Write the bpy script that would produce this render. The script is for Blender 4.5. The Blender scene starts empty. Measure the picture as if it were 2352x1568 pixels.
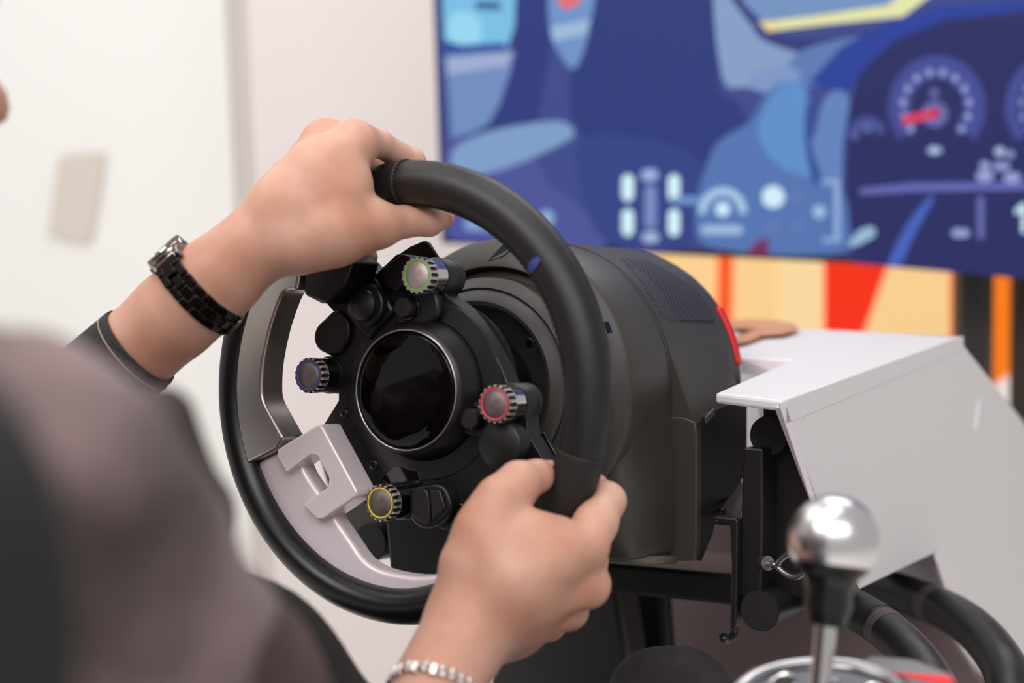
import bpy, bmesh, math, random
import numpy as np
from mathutils import Vector, Matrix

random.seed(4); np.random.seed(4)
SC = bpy.context.scene
COL = SC.collection

# ------------------------------------------------------------------ camera
FPX = 2352 * 50.0 / 36.0
pitch = math.radians(6.0)
zc = Vector((-0.028, math.cos(pitch), math.sin(pitch))).normalized()      # world up seen from the camera
yc = Vector((0, 0, -1)); yc = (yc - zc * yc.dot(zc)).normalized()          # world forward seen from the camera
xc = yc.cross(zc)
RC = Matrix((xc, yc, zc))                                                  # camera -> world rotation
CAMPOS = Vector((0, 0, 1.0))
MC = Matrix.Translation(CAMPOS) @ RC.to_4x4()
cam = bpy.data.cameras.new('camera')
cam.lens = 50; cam.sensor_width = 36; cam.clip_start = 0.02
cam.dof.use_dof = True; cam.dof.focus_distance = 0.915; cam.dof.aperture_fstop = 3.4
camo = bpy.data.objects.new('camera', cam); COL.objects.link(camo)
camo.matrix_world = MC
SC.camera = camo

# ------------------------------------------------------------------ light
w = bpy.data.worlds.new('world'); SC.world = w; w.use_nodes = True
bg = w.node_tree.nodes['Background']
bg.inputs[0].default_value = (1.0, 0.98, 0.972, 1); bg.inputs[1].default_value = 0.5

def area(name, loc, target, sx, sy, power, color=(1, 0.98, 0.962)):
    l = bpy.data.lights.new(name, 'AREA'); l.shape = 'RECTANGLE'; l.size = sx; l.size_y = sy
    l.energy = power; l.color = color
    o = bpy.data.objects.new(name, l); COL.objects.link(o)
    o.location = loc
    o.rotation_euler = (Vector(target) - Vector(loc)).to_track_quat('-Z', 'Y').to_euler()
    return o
area('ceiling_and_fill_lamp', (0.1, 0.75, 2.7), (0.05, 0.8, 0.9), 1.2, 0.7, 9)
area('ceiling_and_fill_lamp', (-1.2, 1.6, 2.7), (-0.6, 1.6, 0.0), 1.4, 1.4, 10)
area('ceiling_and_fill_lamp', (0.7, 2.1, 2.5), (0.75, 2.4, 0.6), 1.3, 0.2, 11)  # added lamp behind the screen, brightens the banner
area('ceiling_and_fill_lamp', (0.15, -1.1, 2.35), (0.0, 0.9, 0.9), 2.0, 1.0, 30)  # added fill behind the camera for surfaces facing the driver
area('ceiling_and_fill_lamp', (-1.35, -0.35, 2.75), (-0.1, 0.9, 0.9), 1.2, 1.0, 29)  # added fill from behind left for the spoke and base front
SC.view_settings.view_transform = 'Standard'; SC.view_settings.look = 'None'
SC.view_settings.exposure = 0.0; SC.view_settings.gamma = 1.0
SC.view_settings.use_curve_mapping = False
SC.cycles.use_denoising = True

# ------------------------------------------------------------------ places
def cray(px, py): return Vector(((px - 1176) / FPX, -(py - 784) / FPX, -1.0))
def PC(px, py, d): return cray(px, py) * d                                 # point in the camera's axes
def P(px, py, d): return MC @ PC(px, py, d)                                # point in the room
def hit(px, py, p0, n):                                                    # ray meets a plane of the room
    o = MC.translation; d = RC @ cray(px, py)
    return o + d * ((p0 - o).dot(n) / d.dot(n))
# the wheel's own axes: x right, y up, z towards the driver
WN = Vector((-0.5875, 0.0083, 1.0)).normalized()
WU = Vector((0, 1, 0)); WU = (WU - WN * WU.dot(WN)).normalized()
WR = WU.cross(WN)
WC = PC(929.8, 895.5, 0.86753)
MWC = Matrix((WR, WU, WN)).transposed().to_4x4(); MWC.translation = WC
MW = MC @ MWC
def wl(px, py, z):
    d = cray(px, py); t = (WC.dot(WN) + z) / d.dot(WN); q = d * t - WC
    return (q.dot(WR), q.dot(WU))

# ------------------------------------------------------------------ materials
def lin(c):
    return tuple(((v / 255) / 12.92 if v / 255 <= 0.04045 else ((v / 255 + 0.055) / 1.055) ** 2.4) for v in c)
MATS = {}
def mat(name, rgb, rough=0.5, metal=0.0, spec=0.5, bump=0.0, bscale=400, var=0.0, vscale=8, coat=0.0, sss=0.0, aniso=0.0, sheen=0.0):
    if name in MATS: return MATS[name]
    m = bpy.data.materials.new(name); m.use_nodes = True
    nt = m.node_tree; b = nt.nodes['Principled BSDF']
    c = lin(rgb)
    b.inputs['Base Color'].default_value = (*c, 1); b.inputs['Roughness'].default_value = rough
    b.inputs['Metallic'].default_value = metal; b.inputs['Specular IOR Level'].default_value = spec
    b.inputs['Coat Weight'].default_value = coat; b.inputs['Coat Roughness'].default_value = 0.05
    b.inputs['Sheen Weight'].default_value = sheen
    if sss:
        b.inputs['Subsurface Weight'].default_value = sss
        b.inputs['Subsurface Radius'].default_value = (0.012, 0.005, 0.003)
        b.inputs['Subsurface Scale'].default_value = 0.6
    tc = nt.nodes.new('ShaderNodeTexCoord')
    if var:
        n = nt.nodes.new('ShaderNodeTexNoise'); n.inputs['Scale'].default_value = vscale; n.inputs['Detail'].default_value = 4
        nt.links.new(tc.outputs['Object'], n.inputs['Vector'])
        r = nt.nodes.new('ShaderNodeValToRGB')
        r.color_ramp.elements[0].position = 0.3; r.color_ramp.elements[1].position = 0.7
        r.color_ramp.elements[0].color = (*[v * (1 - var) for v in c], 1)
        r.color_ramp.elements[1].color = (*[min(1, v * (1 + var)) for v in c], 1)
        nt.links.new(n.outputs['Fac'], r.inputs['Fac']); nt.links.new(r.outputs['Color'], b.inputs['Base Color'])
    if bump:
        n = nt.nodes.new('ShaderNodeTexNoise'); n.inputs['Scale'].default_value = bscale; n.inputs['Detail'].default_value = 3
        nt.links.new(tc.outputs['Object'], n.inputs['Vector'])
        bp = nt.nodes.new('ShaderNodeBump'); bp.inputs['Strength'].default_value = bump; bp.inputs['Distance'].default_value = 0.001
        nt.links.new(n.outputs['Fac'], bp.inputs['Height']); nt.links.new(bp.outputs['Normal'], b.inputs['Normal'])
    MATS[name] = m
    return m
def glow(name, rgb, s=1.0):
    if name in MATS: return MATS[name]
    m = bpy.data.materials.new(name); m.use_nodes = True
    nt = m.node_tree; b = nt.nodes['Principled BSDF']
    b.inputs['Base Color'].default_value = (0.005, 0.005, 0.008, 1); b.inputs['Roughness'].default_value = 0.4
    b.inputs['Specular IOR Level'].default_value = 0.1
    b.inputs['Emission Color'].default_value = (*lin(rgb), 1); b.inputs['Emission Strength'].default_value = s
    MATS[name] = m
    return m

# ------------------------------------------------------------------ objects
def thing(name, label, cat, M=None, group=None):
    o = bpy.data.objects.new(name, None); COL.objects.link(o)
    o.empty_display_size = 0.05
    if M is not None: o.matrix_world = M
    o['label'] = label; o['category'] = cat
    if group: o['group'] = group
    return o
WM = {}
def world_of(o):
    m = o.matrix_basis.copy()
    while o.parent:
        o = o.parent; m = o.matrix_basis @ m
    return m
def obj(name, verts, faces, m, parent=None, world=True, smooth=True, bevel=0.0, seg=2, label=None, kind=None, mi=None, angle=30):
    me = bpy.data.meshes.new(name)
    if parent is not None and world:
        inv = world_of(parent).inverted(); verts = [inv @ Vector(v) for v in verts]
    me.from_pydata([tuple(v) for v in verts], [], [list(f) for f in faces])
    ms = m if isinstance(m, (list, tuple)) else [m]
    for k in ms: me.materials.append(k)
    if mi is not None: me.polygons.foreach_set('material_index', mi)
    me.validate()
    bm = bmesh.new(); bm.from_mesh(me)
    bmesh.ops.recalc_face_normals(bm, faces=bm.faces); bm.to_mesh(me); bm.free()
    if smooth: me.polygons.foreach_set('use_smooth', [True] * len(me.polygons))
    o = bpy.data.objects.new(name, me); COL.objects.link(o)
    if parent is not None: o.parent = parent
    if bevel:
        b = o.modifiers.new('bevel', 'BEVEL'); b.width = bevel; b.segments = seg; b.limit_method = 'ANGLE'
        b.angle_limit = math.radians(angle); b.harden_normals = False
    if smooth and (bevel or smooth == 'auto'):
        me.set_sharp_from_angle(angle=math.radians(40))
    if label: o['label'] = label
    if kind: o['kind'] = kind
    return o
def tag(o, label, cat, group=None):
    o['label'] = label; o['category'] = cat
    if group: o['group'] = group
    return o
def struct(name, verts, faces, m, **k):
    o = obj(name, verts, faces, m, smooth=False, **k); o['kind'] = 'structure'; return o

# ------------------------------------------------------------------ shapes
def prism(poly, z0, z1):
    n = len(poly)
    v = [(x, y, z0) for x, y in poly] + [(x, y, z1) for x, y in poly]
    f = [list(range(n))[::-1], list(range(n, 2 * n))] + [[i, (i + 1) % n, n + (i + 1) % n, n + i] for i in range(n)]
    return v, f
def slab(pts, n, t):                       # a plate through points of the room, t thick along n
    k = len(pts); n = n.normalized() * t
    v = list(pts) + [p + n for p in pts]
    f = [list(range(k)), list(range(k, 2 * k))[::-1]] + [[i, (i + 1) % k, k + (i + 1) % k, k + i] for i in range(k)]
    return v, f
def lathe(prof, n=64, cx=0, cy=0, close=False):   # profile of (r, z) turned about z
    v = []; f = []
    m = len(prof)
    for r, z in prof:
        for i in range(n):
            a = 2 * math.pi * i / n; v.append((cx + r * math.cos(a), cy + r * math.sin(a), z))
    for j in range(m if close else m - 1):
        j2 = (j + 1) % m
        for i in range(n):
            f.append([j * n + i, j * n + (i + 1) % n, j2 * n + (i + 1) % n, j2 * n + i])
    if not close:
        f.append(list(range(n))[::-1]); f.append([(m - 1) * n + i for i in range(n)])
    return v, f
def tube(pts, rads, n=20, caps=True):
    pts = [Vector(p) for p in pts]; v = []; f = []
    if not hasattr(rads, '__len__'): rads = [rads] * len(pts)
    t0 = (pts[1] - pts[0]).normalized(); u = t0.orthogonal().normalized()
    for k, p in enumerate(pts):
        t = (pts[min(k + 1, len(pts) - 1)] - pts[max(k - 1, 0)]).normalized()
        u = (u - t * u.dot(t)).normalized(); b = t.cross(u)
        for i in range(n):
            a = 2 * math.pi * i / n; v.append(p + (u * math.cos(a) + b * math.sin(a)) * rads[k])
    m = len(pts)
    for j in range(m - 1):
        for i in range(n): f.append([j * n + i, j * n + (i + 1) % n, (j + 1) * n + (i + 1) % n, (j + 1) * n + i])
    if caps: f.append(list(range(n))[::-1]); f.append([(m - 1) * n + i for i in range(n)])
    return v, f
def smoothpath(pts, k=8):
    out = []; p = [Vector(q) for q in pts]
    for i in range(len(p) - 1):
        a = p[max(i - 1, 0)]; b = p[i]; c = p[i + 1]; d = p[min(i + 2, len(p) - 1)]
        for j in range(k):
            t = j / k
            out.append(0.5 * ((2 * b) + (c - a) * t + (2 * a - 5 * b + 4 * c - d) * t * t + (3 * b - a - 3 * c + d) * t ** 3))
    out.append(p[-1]); return out
def smooth2(pts, k=6, closed=False):
    q = [(x, y, 0) for x, y in pts]
    if closed:
        m = len(q); r = smoothpath([q[-1]] + q + [q[0], q[1]], k)
        return [(v.x, v.y) for v in r[k:k * (m + 1)]]
    return [(v.x, v.y) for v in smoothpath(q, k)]
def box(c, ax, ay, az, hx, hy, hz):
    v = []
    for sx in (-1, 1):
        for sy in (-1, 1):
            for sz in (-1, 1): v.append(c + ax * (sx * hx) + ay * (sy * hy) + az * (sz * hz))
    return v, [[0, 1, 3, 2], [4, 6, 7, 5], [0, 4, 5, 1], [2, 3, 7, 6], [0, 2, 6, 4], [1, 5, 7, 3]]
def joinm(parts):
    v = []; f = []
    for a, b in parts:
        o = len(v); v += list(a); f += [[i + o for i in q] for q in b]
    return v, f
def circ(cx, cy, r, n=24, ry=None, a0=0, a1=360):
    ry = ry or r
    full = abs(a1 - a0) >= 360
    return [(cx + r * math.cos(math.radians(a0 + (a1 - a0) * i / (n if full else n - 1))),
             cy + ry * math.sin(math.radians(a0 + (a1 - a0) * i / (n if full else n - 1)))) for i in range(n)]

# ------------------------------------------------------------------ soft bodies grown from tapered bones
def cone(Q, a, b, ra, rb):
    a = np.array(a); b = np.array(b); ba = b - a; L = float(ba @ ba) + 1e-12
    h = np.clip(((Q - a) @ ba) / L, 0, 1)
    return np.sqrt((((Q - a) - h[:, None] * ba) ** 2).sum(1)) - (ra + (rb - ra) * h)
def smin(a, b, k):
    h = np.maximum(k - np.abs(a - b), 0) / k
    return np.minimum(a, b) - h * h * k * 0.25
def surfnet(F, org, h):
    S = F < 0
    nx, ny, nz = F.shape
    acc = np.zeros((nx - 1, ny - 1, nz - 1, 3)); cnt = np.zeros((nx - 1, ny - 1, nz - 1))
    for ax in range(3):
        sl0 = [slice(None)] * 3; sl1 = [slice(None)] * 3
        sl0[ax] = slice(0, -1); sl1[ax] = slice(1, None)
        A = F[tuple(sl0)]; B = F[tuple(sl1)]
        cr = S[tuple(sl0)] != S[tuple(sl1)]
        t = np.where(cr, A / np.where(cr, A - B, 1), 0)
        o1, o2 = [k for k in range(3) if k != ax]
        for d1 in (0, 1):
            for d2 in (0, 1):
                s = [slice(None)] * 3
                s[o1] = slice(d1, F.shape[o1] - 1 + d1); s[o2] = slice(d2, F.shape[o2] - 1 + d2)
                c = cr[tuple(s)]; cnt += c
                acc[..., ax] += np.where(c, t[tuple(s)], 0); acc[..., o1] += c * d1; acc[..., o2] += c * d2
    act = cnt > 0
    idx = -np.ones(act.shape, int); idx[act] = np.arange(act.sum())
    ijk = np.argwhere(act)
    V = (ijk + acc[act] / cnt[act][:, None]) * h + org
    quads = []
    for ax in range(3):
        o1, o2 = [(1, 2), (2, 0), (0, 1)][ax]
        sl0 = [slice(None)] * 3; sl1 = [slice(None)] * 3
        sl0[ax] = slice(0, -1); sl1[ax] = slice(1, None)
        cr = S[tuple(sl0)] != S[tuple(sl1)]
        e = np.argwhere(cr)
        e = e[(e[:, o1] > 0) & (e[:, o2] > 0) & (e[:, o1] < F.shape[o1] - 1) & (e[:, o2] < F.shape[o2] - 1)]
        d1 = np.zeros(3, int); d1[o1] = 1; d2 = np.zeros(3, int); d2[o2] = 1
        g = lambda q: idx[q[:, 0], q[:, 1], q[:, 2]]
        q = np.stack([g(e - d1 - d2), g(e - d2), g(e), g(e - d1)], 1)
        inside = S[e[:, 0], e[:, 1], e[:, 2]]
        q[~inside] = q[~inside][:, ::-1]
        quads.append(q)
    Q = np.concatenate(quads)
    return V, Q[(Q >= 0).all(1)]
def relax(V, Q, it=4, lam=0.5):
    e = np.concatenate([Q[:, [0, 1]], Q[:, [1, 2]], Q[:, [2, 3]], Q[:, [3, 0]]])
    e = np.concatenate([e, e[:, ::-1]])
    deg = np.bincount(e[:, 0], minlength=len(V))[:, None].clip(1)
    for i in range(it):
        for l in (lam, -lam * 1.02):
            s = np.stack([np.bincount(e[:, 0], V[e[:, 1], k], minlength=len(V)) for k in range(3)], 1)
            V = V + l * (s / deg - V)
    return V
def grow(fn, lo, hi, h, it=4):
    lo = np.array(lo); hi = np.array(hi)
    n = np.ceil((hi - lo) / h).astype(int) + 1
    g = np.stack(np.meshgrid(*[lo[k] + h * np.arange(n[k]) for k in range(3)], indexing='ij'), -1).reshape(-1, 3)
    F = np.empty(len(g))
    B = 400000
    for i in range(0, len(g), B): F[i:i + B] = fn(g[i:i + B])
    V, Q = surfnet(F.reshape(n), lo, h)
    return relax(V, Q, it), Q
def nodes(lst):                    # (px, py, depth, radius in px) -> point and radius in the camera's axes
    return [(np.array(PC(a, b, d)), r * d / FPX) for a, b, d, r in lst]
def bounds(chains, pad):
    ps = [p for c in chains for p, r in c]; rs = [r for c in chains for p, r in c]
    lo = np.min([p - r for p, r in zip(ps, rs)], 0) - pad; hi = np.max([p + r for p, r in zip(ps, rs)], 0) + pad
    return lo, hi
def chain(Q, c, k):
    F = None
    for (a, ra), (b, rb) in zip(c[:-1], c[1:]):
        d = cone(Q, a, b, ra, rb); F = d if F is None else smin(F, d, k)
    return F
# ------------------------------------------------------------------ materials used
M_WALL = mat('white_wall', (240, 238, 235), 0.6)
M_PINK = mat('rosy_panel', (226, 216, 215), 0.55)
M_TRIM = mat('panel_edge', (200, 192, 186), 0.6)
M_FLOOR = mat('pale_floor', (243, 240, 236), 0.35)
M_BLACK = mat('black_plastic', (19, 17, 18), 0.42, bump=0.15, bscale=2500)
M_PLATE = mat('hub_black', (11, 10, 11), 0.38, bump=0.1, bscale=3000)
M_GLOSS = mat('gloss_black', (8, 7, 9), 0.08)
M_GLASS = mat('dark_display_glass', (4, 3, 5), 0.03, spec=0.3)
M_LEATH = mat('black_leather', (16, 13, 14), 0.46, bump=0.07, bscale=1400)
M_SUEDE = mat('matte_grip', (22, 19, 19), 0.6, bump=0.12, bscale=3000)
M_BASE = mat('charcoal_housing', (54, 51, 49), 0.42, bump=0.12, bscale=2500)
M_SILV = mat('satin_silver', (238, 224, 229), 0.36, metal=0.3, bump=0.05, bscale=3000)
M_TUBE = mat('brushed_rim_metal', (188, 180, 174), 0.34, metal=0.9)
M_CHROME = mat('polished_metal', (215, 213, 212), 0.12, metal=1.0)
M_CAP = mat('brushed_cap', (186, 168, 168), 0.38, metal=0.5)
M_DCAP = mat('dark_brushed_cap', (112, 100, 99), 0.38, metal=0.5)
M_RIG = mat('black_powder_coat', (22, 20, 21), 0.38, bump=0.12, bscale=2500)
M_RIGM = mat('black_end_cap', (27, 22, 23), 0.55)
M_SHEET = mat('white_board', (218, 214, 216), 0.45, bump=0.05, bscale=120)
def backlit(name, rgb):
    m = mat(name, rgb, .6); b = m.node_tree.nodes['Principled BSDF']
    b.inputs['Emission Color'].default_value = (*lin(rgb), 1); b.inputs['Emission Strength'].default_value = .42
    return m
M_SHEETE = mat('board_edge', (226, 214, 222), 0.6)

# ------------------------------------------------------------------ room
Z = Vector((0, 0, 1))
struct('floor', [(-4, -1.5, -0.02), (5, -1.5, -0.02), (5, 6, -0.02), (-4, 6, -0.02), (-4, -1.5, -0.12), (5, -1.5, -0.12), (5, 6, -0.12), (-4, 6, -0.12)],
       [[0, 1, 2, 3], [7, 6, 5, 4], [0, 4, 5, 1], [1, 5, 6, 2], [2, 6, 7, 3], [3, 7, 4, 0]], M_FLOOR)
def wall(name, px0, d0, px1, d1, m, t=0.08, h=3.2):
    a = P(px0, 500, d0); b = P(px1, 500, d1); a.z = b.z = -0.02
    n = Z.cross(b - a).normalized()
    if n.dot(CAMPOS - a) > 0: n = -n
    struct(name, *slab([a, b, b + Z * h, a + Z * h], n, t), m)
wall('wall_left', -900, 2.95, 552, 2.75, M_WALL)
wall('wall_back', 560, 2.70, 1500, 2.64, M_PINK)
wall('trim_1', 541, 2.745, 572, 2.69, M_TRIM, 0.03)
wall('wall_right', 1470, 2.60, 3200, 2.35, M_WALL)

# printed banner with flat stripes below the screen
bt = thing('striped_banner', 'backlit orange, yellow and red striped banner on the wall below the screen', 'banner', Matrix.Translation(P(1900, 900, 2.45)))
b0 = P(1500, 700, 2.55); b1 = P(2400, 700, 2.40); bn = Z.cross(b1 - b0).normalized()
if bn.dot(CAMPOS - b0) < 0: bn = -bn
def onb(px, py, e=0.0): return hit(px, py, b0 + bn * e, bn)
obj('backing_board', *slab([onb(1380, 480), onb(2620, 480), onb(2620, 985), onb(1380, 985)], -bn, 0.012), backlit('banner_yellow', (255, 214, 150)), bt, smooth=False)
for nm, pts, c in [('stripe', [(1380, 480), (1540, 480), (1540, 985), (1380, 985)], (252, 205, 140)),
                   ('stripe', [(1652, 480), (1686, 480), (1676, 985), (1640, 985)], (255, 92, 18)),
                   ('stripe', [(1790, 480), (1890, 480), (1890, 985), (1790, 985)], (255, 224, 166)),
                   ('stripe', [(1893, 480), (2085, 480), (1905, 985), (1893, 985)], (255, 46, 6)),
                   ('stripe', [(2183, 480), (2260, 480), (2260, 985), (2183, 985)], (250, 105, 12)),
                   ('stripe', [(2260, 480), (2322, 480), (2322, 860), (2275, 890), (2260, 860)], (255, 128, 0)),
                   ('stripe', [(2275, 890), (2322, 850), (2322, 985), (2275, 985)], (240, 232, 228)),
                   ('stripe', [(2322, 480), (2620, 480), (2620, 985), (2322, 985)], (250, 120, 10))]:
    obj(nm, *slab([onb(*q, 0.002) for q in pts], -bn, 0.0018), backlit('banner_%d_%d_%d' % c, c), bt, smooth=False)

# ------------------------------------------------------------------ television on its stand
tv = thing('television', 'large flat screen showing the inside of a car with dials and white icons', 'television', Matrix.Translation(P(1700, 500, 1.9)))
t0 = P(1015, 300, 2.0); t1 = P(2352, 300, 1.72); tn = Z.cross(t1 - t0).normalized()
if tn.dot(CAMPOS - t0) < 0: tn = -tn
def ont(px, py, e=0.0): return hit(px, py, t0 + tn * e, tn)
tvc = [ont(1013, 557), ont(2950, 650), ont(2950, -420), ont(1013, -420)]
tvc[1].z = tvc[0].z; 
# keep the bottom edge straight through the two seen points
tvb0 = ont(1030, 560); tvb1 = ont(2352, 624)
dirb = (tvb1 - tvb0); Ld = dirb.length; dirb.normalize()
c0 = tvb0 - dirb * 0.012; c1 = tvb0 + dirb * (Ld * 1.42); upt = Z
obj('casing', *slab([c0, c1, c1 + upt * 0.70, c0 + upt * 0.70], -tn, 0.045), mat('tv_casing', (20, 22, 34), 0.4), tv, smooth=False, bevel=0.003)
e = 0.012
s0 = c0 + dirb * 0.006 + Z * 0.009; s1 = c1 - dirb * 0.006 + Z * 0.009
obj('display', *slab([s0 + tn * 0.001, s1 + tn * 0.001, s1 + Z * 0.685 + tn * 0.001, s0 + Z * 0.685 + tn * 0.001], -tn, 0.003), glow('screen_ground', (62, 74, 138)), tv, smooth=False)
LAY = [0]
def pic(name, pts, c, s=1.0, rounded=False, label=None):
    LAY[0] += 1
    e = 0.0013 + 0.00006 * LAY[0]
    if rounded: pts = smooth2(pts, 5, True)
    V = [ont(x, y, e) for x, y in pts]
    key = 'screen_%d_%d_%d_%d' % (*c, int(s * 100))
    return obj(name, V, [list(range(len(V)))], glow(key, c, s), tv, smooth=False, label=label)
def pill(name, cx, cy, wd, ht, c, s=1.0):
    r = min(wd, ht) / 2; pts = []
    for q, (sx, sy) in enumerate([(1, 1), (-1, 1), (-1, -1), (1, -1)]):
        ox = cx + sx * (wd / 2 - r); oy = cy + sy * (ht / 2 - r)
        for k in range(5):
            a = math.radians(q * 90 + k * 22.5); pts.append((ox + r * math.cos(a), oy + r * math.sin(a)))
    pic(name, pts, c, s)
IM = 'picture_shape'
pic(IM, [(1026, 320), (1200, 300), (1260, 420), (1420, 540), (1380, 572), (1036, 552)], (76, 84, 152))
pic(IM, [(1180, 0), (1270, 0), (1262, 120), (1230, 280), (1170, 330), (1100, 330), (1160, 160)], (46, 58, 124), rounded=True)
pic(IM, [(1352, 0), (1640, 0), (1650, 200), (1690, 230), (1720, 300), (1640, 330), (1600, 420), (1420, 380), (1325, 300), (1310, 180), (1345, 100)], (44, 58, 122), rounded=True)
pic(IM, [(1350, 310), (1600, 360), (1590, 560), (1400, 560), (1330, 420)], (52, 66, 132), rounded=True)
pic(IM, [(1014, -60), (1186, -60), (1182, 60), (1166, 108), (1022, 112)], (122, 190, 226))
pic(IM, [(1092, 2), (1150, 4), (1150, 24), (1092, 22)], (58, 100, 152))
pic(IM, [(1040, 30), (1100, 40), (1100, 100), (1060, 104), (1030, 90)], (150, 214, 238), rounded=True)
pic(IM, [(1020, 92), (1060, 104), (1160, 98), (1166, 122), (1022, 128)], (48, 76, 156))
pic(IM, [(1024, 126), (1182, 116), (1172, 165), (1145, 245), (1122, 285), (1085, 305), (1036, 318)], (112, 140, 190))
pic(IM, [(1024, 132), (1178, 118), (1166, 150), (1026, 172)], (158, 172, 206))
pic(IM, [(1040, 345), (1110, 306), (1200, 286), (1285, 278), (1318, 300), (1300, 325), (1180, 380), (1080, 405), (1042, 400)], (126, 156, 198), rounded=True)
pic(IM, [(1268, -30), (1362, -30), (1352, 70), (1334, 135), (1316, 158), (1292, 135), (1264, 72)], (112, 146, 200), rounded=True)
pic(IM, [(1282, -30), (1340, -30), (1330, 5), (1308, 20), (1288, 16)], (226, 110, 116), rounded=True)
pic(IM, [(1264, 62), (1356, 44), (1348, 78), (1270, 94)], (156, 186, 216))
pic(IM, [(1640, -30), (1700, -30), (1740, 82), (1850, 130), (1830, 160), (1770, 200), (1710, 200), (1660, 180)], (134, 158, 196), rounded=True)
pic(IM, [(1690, -30), (2090, -30), (2060, 12), (1900, 30), (1755, 52), (1722, 20)], (116, 146, 192))
pic(IM, [(1676, -10), (1700, -10), (1745, 62), (1850, 92), (2060, 55), (2140, 15), (2100, 60), (2000, 96), (1880, 110), (1760, 88)], (48, 54, 110), rounded=True)
pic(IM, [(1744, 52), (1900, 32), (2040, 12), (2075, -20), (2150, -20), (2075, 38), (1900, 56), (1765, 72)], (228, 228, 170))
pic(IM, [(1742, 50), (1775, 48), (1790, 66), (1764, 74)], (240, 216, 150))
pic(IM, [(1780, 190), (1850, 112), (1990, 84), (1960, 140), (1900, 190), (1850, 200), (1800, 215)], (94, 122, 178), rounded=True)
pic(IM, [(1720, 175), (1800, 150), (1840, 175), (1790, 205), (1740, 210)], (126, 150, 196), rounded=True)
pic(IM, [(1596, 500), (1640, 340), (1720, 280), (1775, 200), (1850, 192), (1862, 290), (1880, 400), (1930, 430), (1945, 575), (1650, 572)], (84, 116, 176), rounded=True)
pic(IM, [(1790, 200), (1845, 195), (1852, 300), (1870, 400), (1790, 380), (1740, 300)], (94, 142, 200), rounded=True)
pic(IM, [(1950, 250), (1980, 140), (2100, 60), (2230, 22), (2400, 10), (2700, 20), (2960, 120), (2960, 680), (2352, 640), (1960, 605), (1942, 420)], (40, 44, 96))
pic(IM, [(1858, 190), (1930, 110), (2020, 60), (2160, 14), (2352, -2), (2700, 0), (2700, 26), (2352, 26), (2170, 46), (2060, 90), (1990, 150), (1945, 215)], (42, 64, 152))
pic(IM, [(1874, 300), (1890, 235), (1916, 208), (1944, 214), (1950, 245), (1936, 330), (1930, 430), (1892, 410), (1866, 340)], (98, 130, 188), rounded=True)
pic(IM, [(1850, 250), (1872, 240), (1862, 320), (1880, 400), (1872, 430), (1850, 340)], (52, 78, 146), rounded=True)
def arc(name, cx, cy, r0, r1, a0, a1, c, s=1.0, n=40, yr=1.06):
    pic(name, circ(cx, cy, r1, n, r1 * yr, a0, a1) + circ(cx, cy, r0, n, r0 * yr, a1, a0), c, s)
# dials
arc('dial_ring', 2152, 245, 90, 112, 140, 400, (66, 74, 146))
arc('dial_ring', 2152, 245, 62, 92, 140, 400, (74, 80, 150))
for k in range(12):
    a = math.radians(140 + 260 * k / 11)
    pill('dial_mark', 2150 + 76 * math.cos(a), 245 + 80 * math.sin(a), 14, 18, (150, 164, 214))
pic('dial_hub', circ(2147, 262, 30), (104, 104, 168)); pill('dial_mark', 2146, 214, 22, 26, (92, 98, 160))
pic('needle', [(2070, 268), (2150, 248), (2162, 256), (2152, 270), (2074, 288)], (214, 64, 92)); pic('needle', circ(2150, 258, 9), (190, 30, 60))
pill('dial_mark', 2147, 345, 34, 16, (150, 172, 224))
arc('dial_ring', 1992, 312, 22, 42, 170, 350, (74, 82, 150), 1, 20); pill('dial_mark', 1992, 296, 20, 16, (100, 112, 172)); pill('dial_mark', 1966, 312, 12, 20, (90, 100, 165))
arc('dial_ring', 2425, 245, 90, 116, 140, 400, (68, 76, 148)); arc('dial_ring', 2425, 245, 62, 88, 140, 400, (62, 68, 136))
for k in range(12):
    a = math.radians(140 + 260 * k / 11); pill('dial_mark', 2425 + 78 * math.cos(a), 245 + 82 * math.sin(a), 12, 18, (130, 142, 200))
pic(IM, [(1974, 432), (2100, 420), (2352, 418), (2700, 424), (2700, 440), (2352, 436), (2100, 440), (1978, 448)], (100, 104, 176))
pic(IM, [(2245, 452), (2260, 452), (2260, 548), (2245, 548)], (104, 108, 172))
pic(IM, [(2128, 458), (2146, 455), (2100, 540), (2070, 605), (2040, 605), (2080, 520)], (70, 98, 184), rounded=True)
# icons
for x in (1442, 1548):
    for y in (431, 511): pill('icon', x, y, 27, 62, (208, 238, 246), 1.05)
for x, y, ww, hh, c in [(1492, 402, 34, 22, (158, 178, 222)), (1494, 545, 34, 20, (158, 182, 214)), (1494, 475, 22, 96, (120, 138, 190)), (1575, 460, 60, 12, (110, 150, 200)),
                        (1658, 528, 92, 16, (160, 184, 216)), (2145, 345, 10, 14, (180, 196, 232)), (2206, 535, 36, 14, (150, 160, 206)),
                        (2296, 348, 18, 16, (170, 184, 226)), (2320, 354, 14, 12, (140, 150, 205)), (2262, 380, 18, 14, (150, 160, 210)), (2300, 382, 34, 14, (140, 152, 205)),
                        (2262, 404, 34, 20, (150, 162, 212)), (2325, 408, 34, 18, (150, 158, 210)), (1100, 514, 64, 26, (132, 158, 206)), (1255, 502, 30, 34, (140, 170, 214)),
                        (1240, 600, 6, 6, (150, 170, 214)), (1500, 620, 4, 4, (60, 70, 120))]:
    if y < 590: pill('icon', x, y, ww + 6, hh + 6, c)
pic('icon', circ(1660, 490, 56, 24, 60, 180, 360) + circ(1660, 490, 38, 24, 42, 360, 180), (172, 202, 230))
pic('icon', circ(1660, 480, 17), (200, 228, 244), 1.05)
pic('icon', circ(1776, 452, 26), (206, 234, 246), 1.02)
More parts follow.
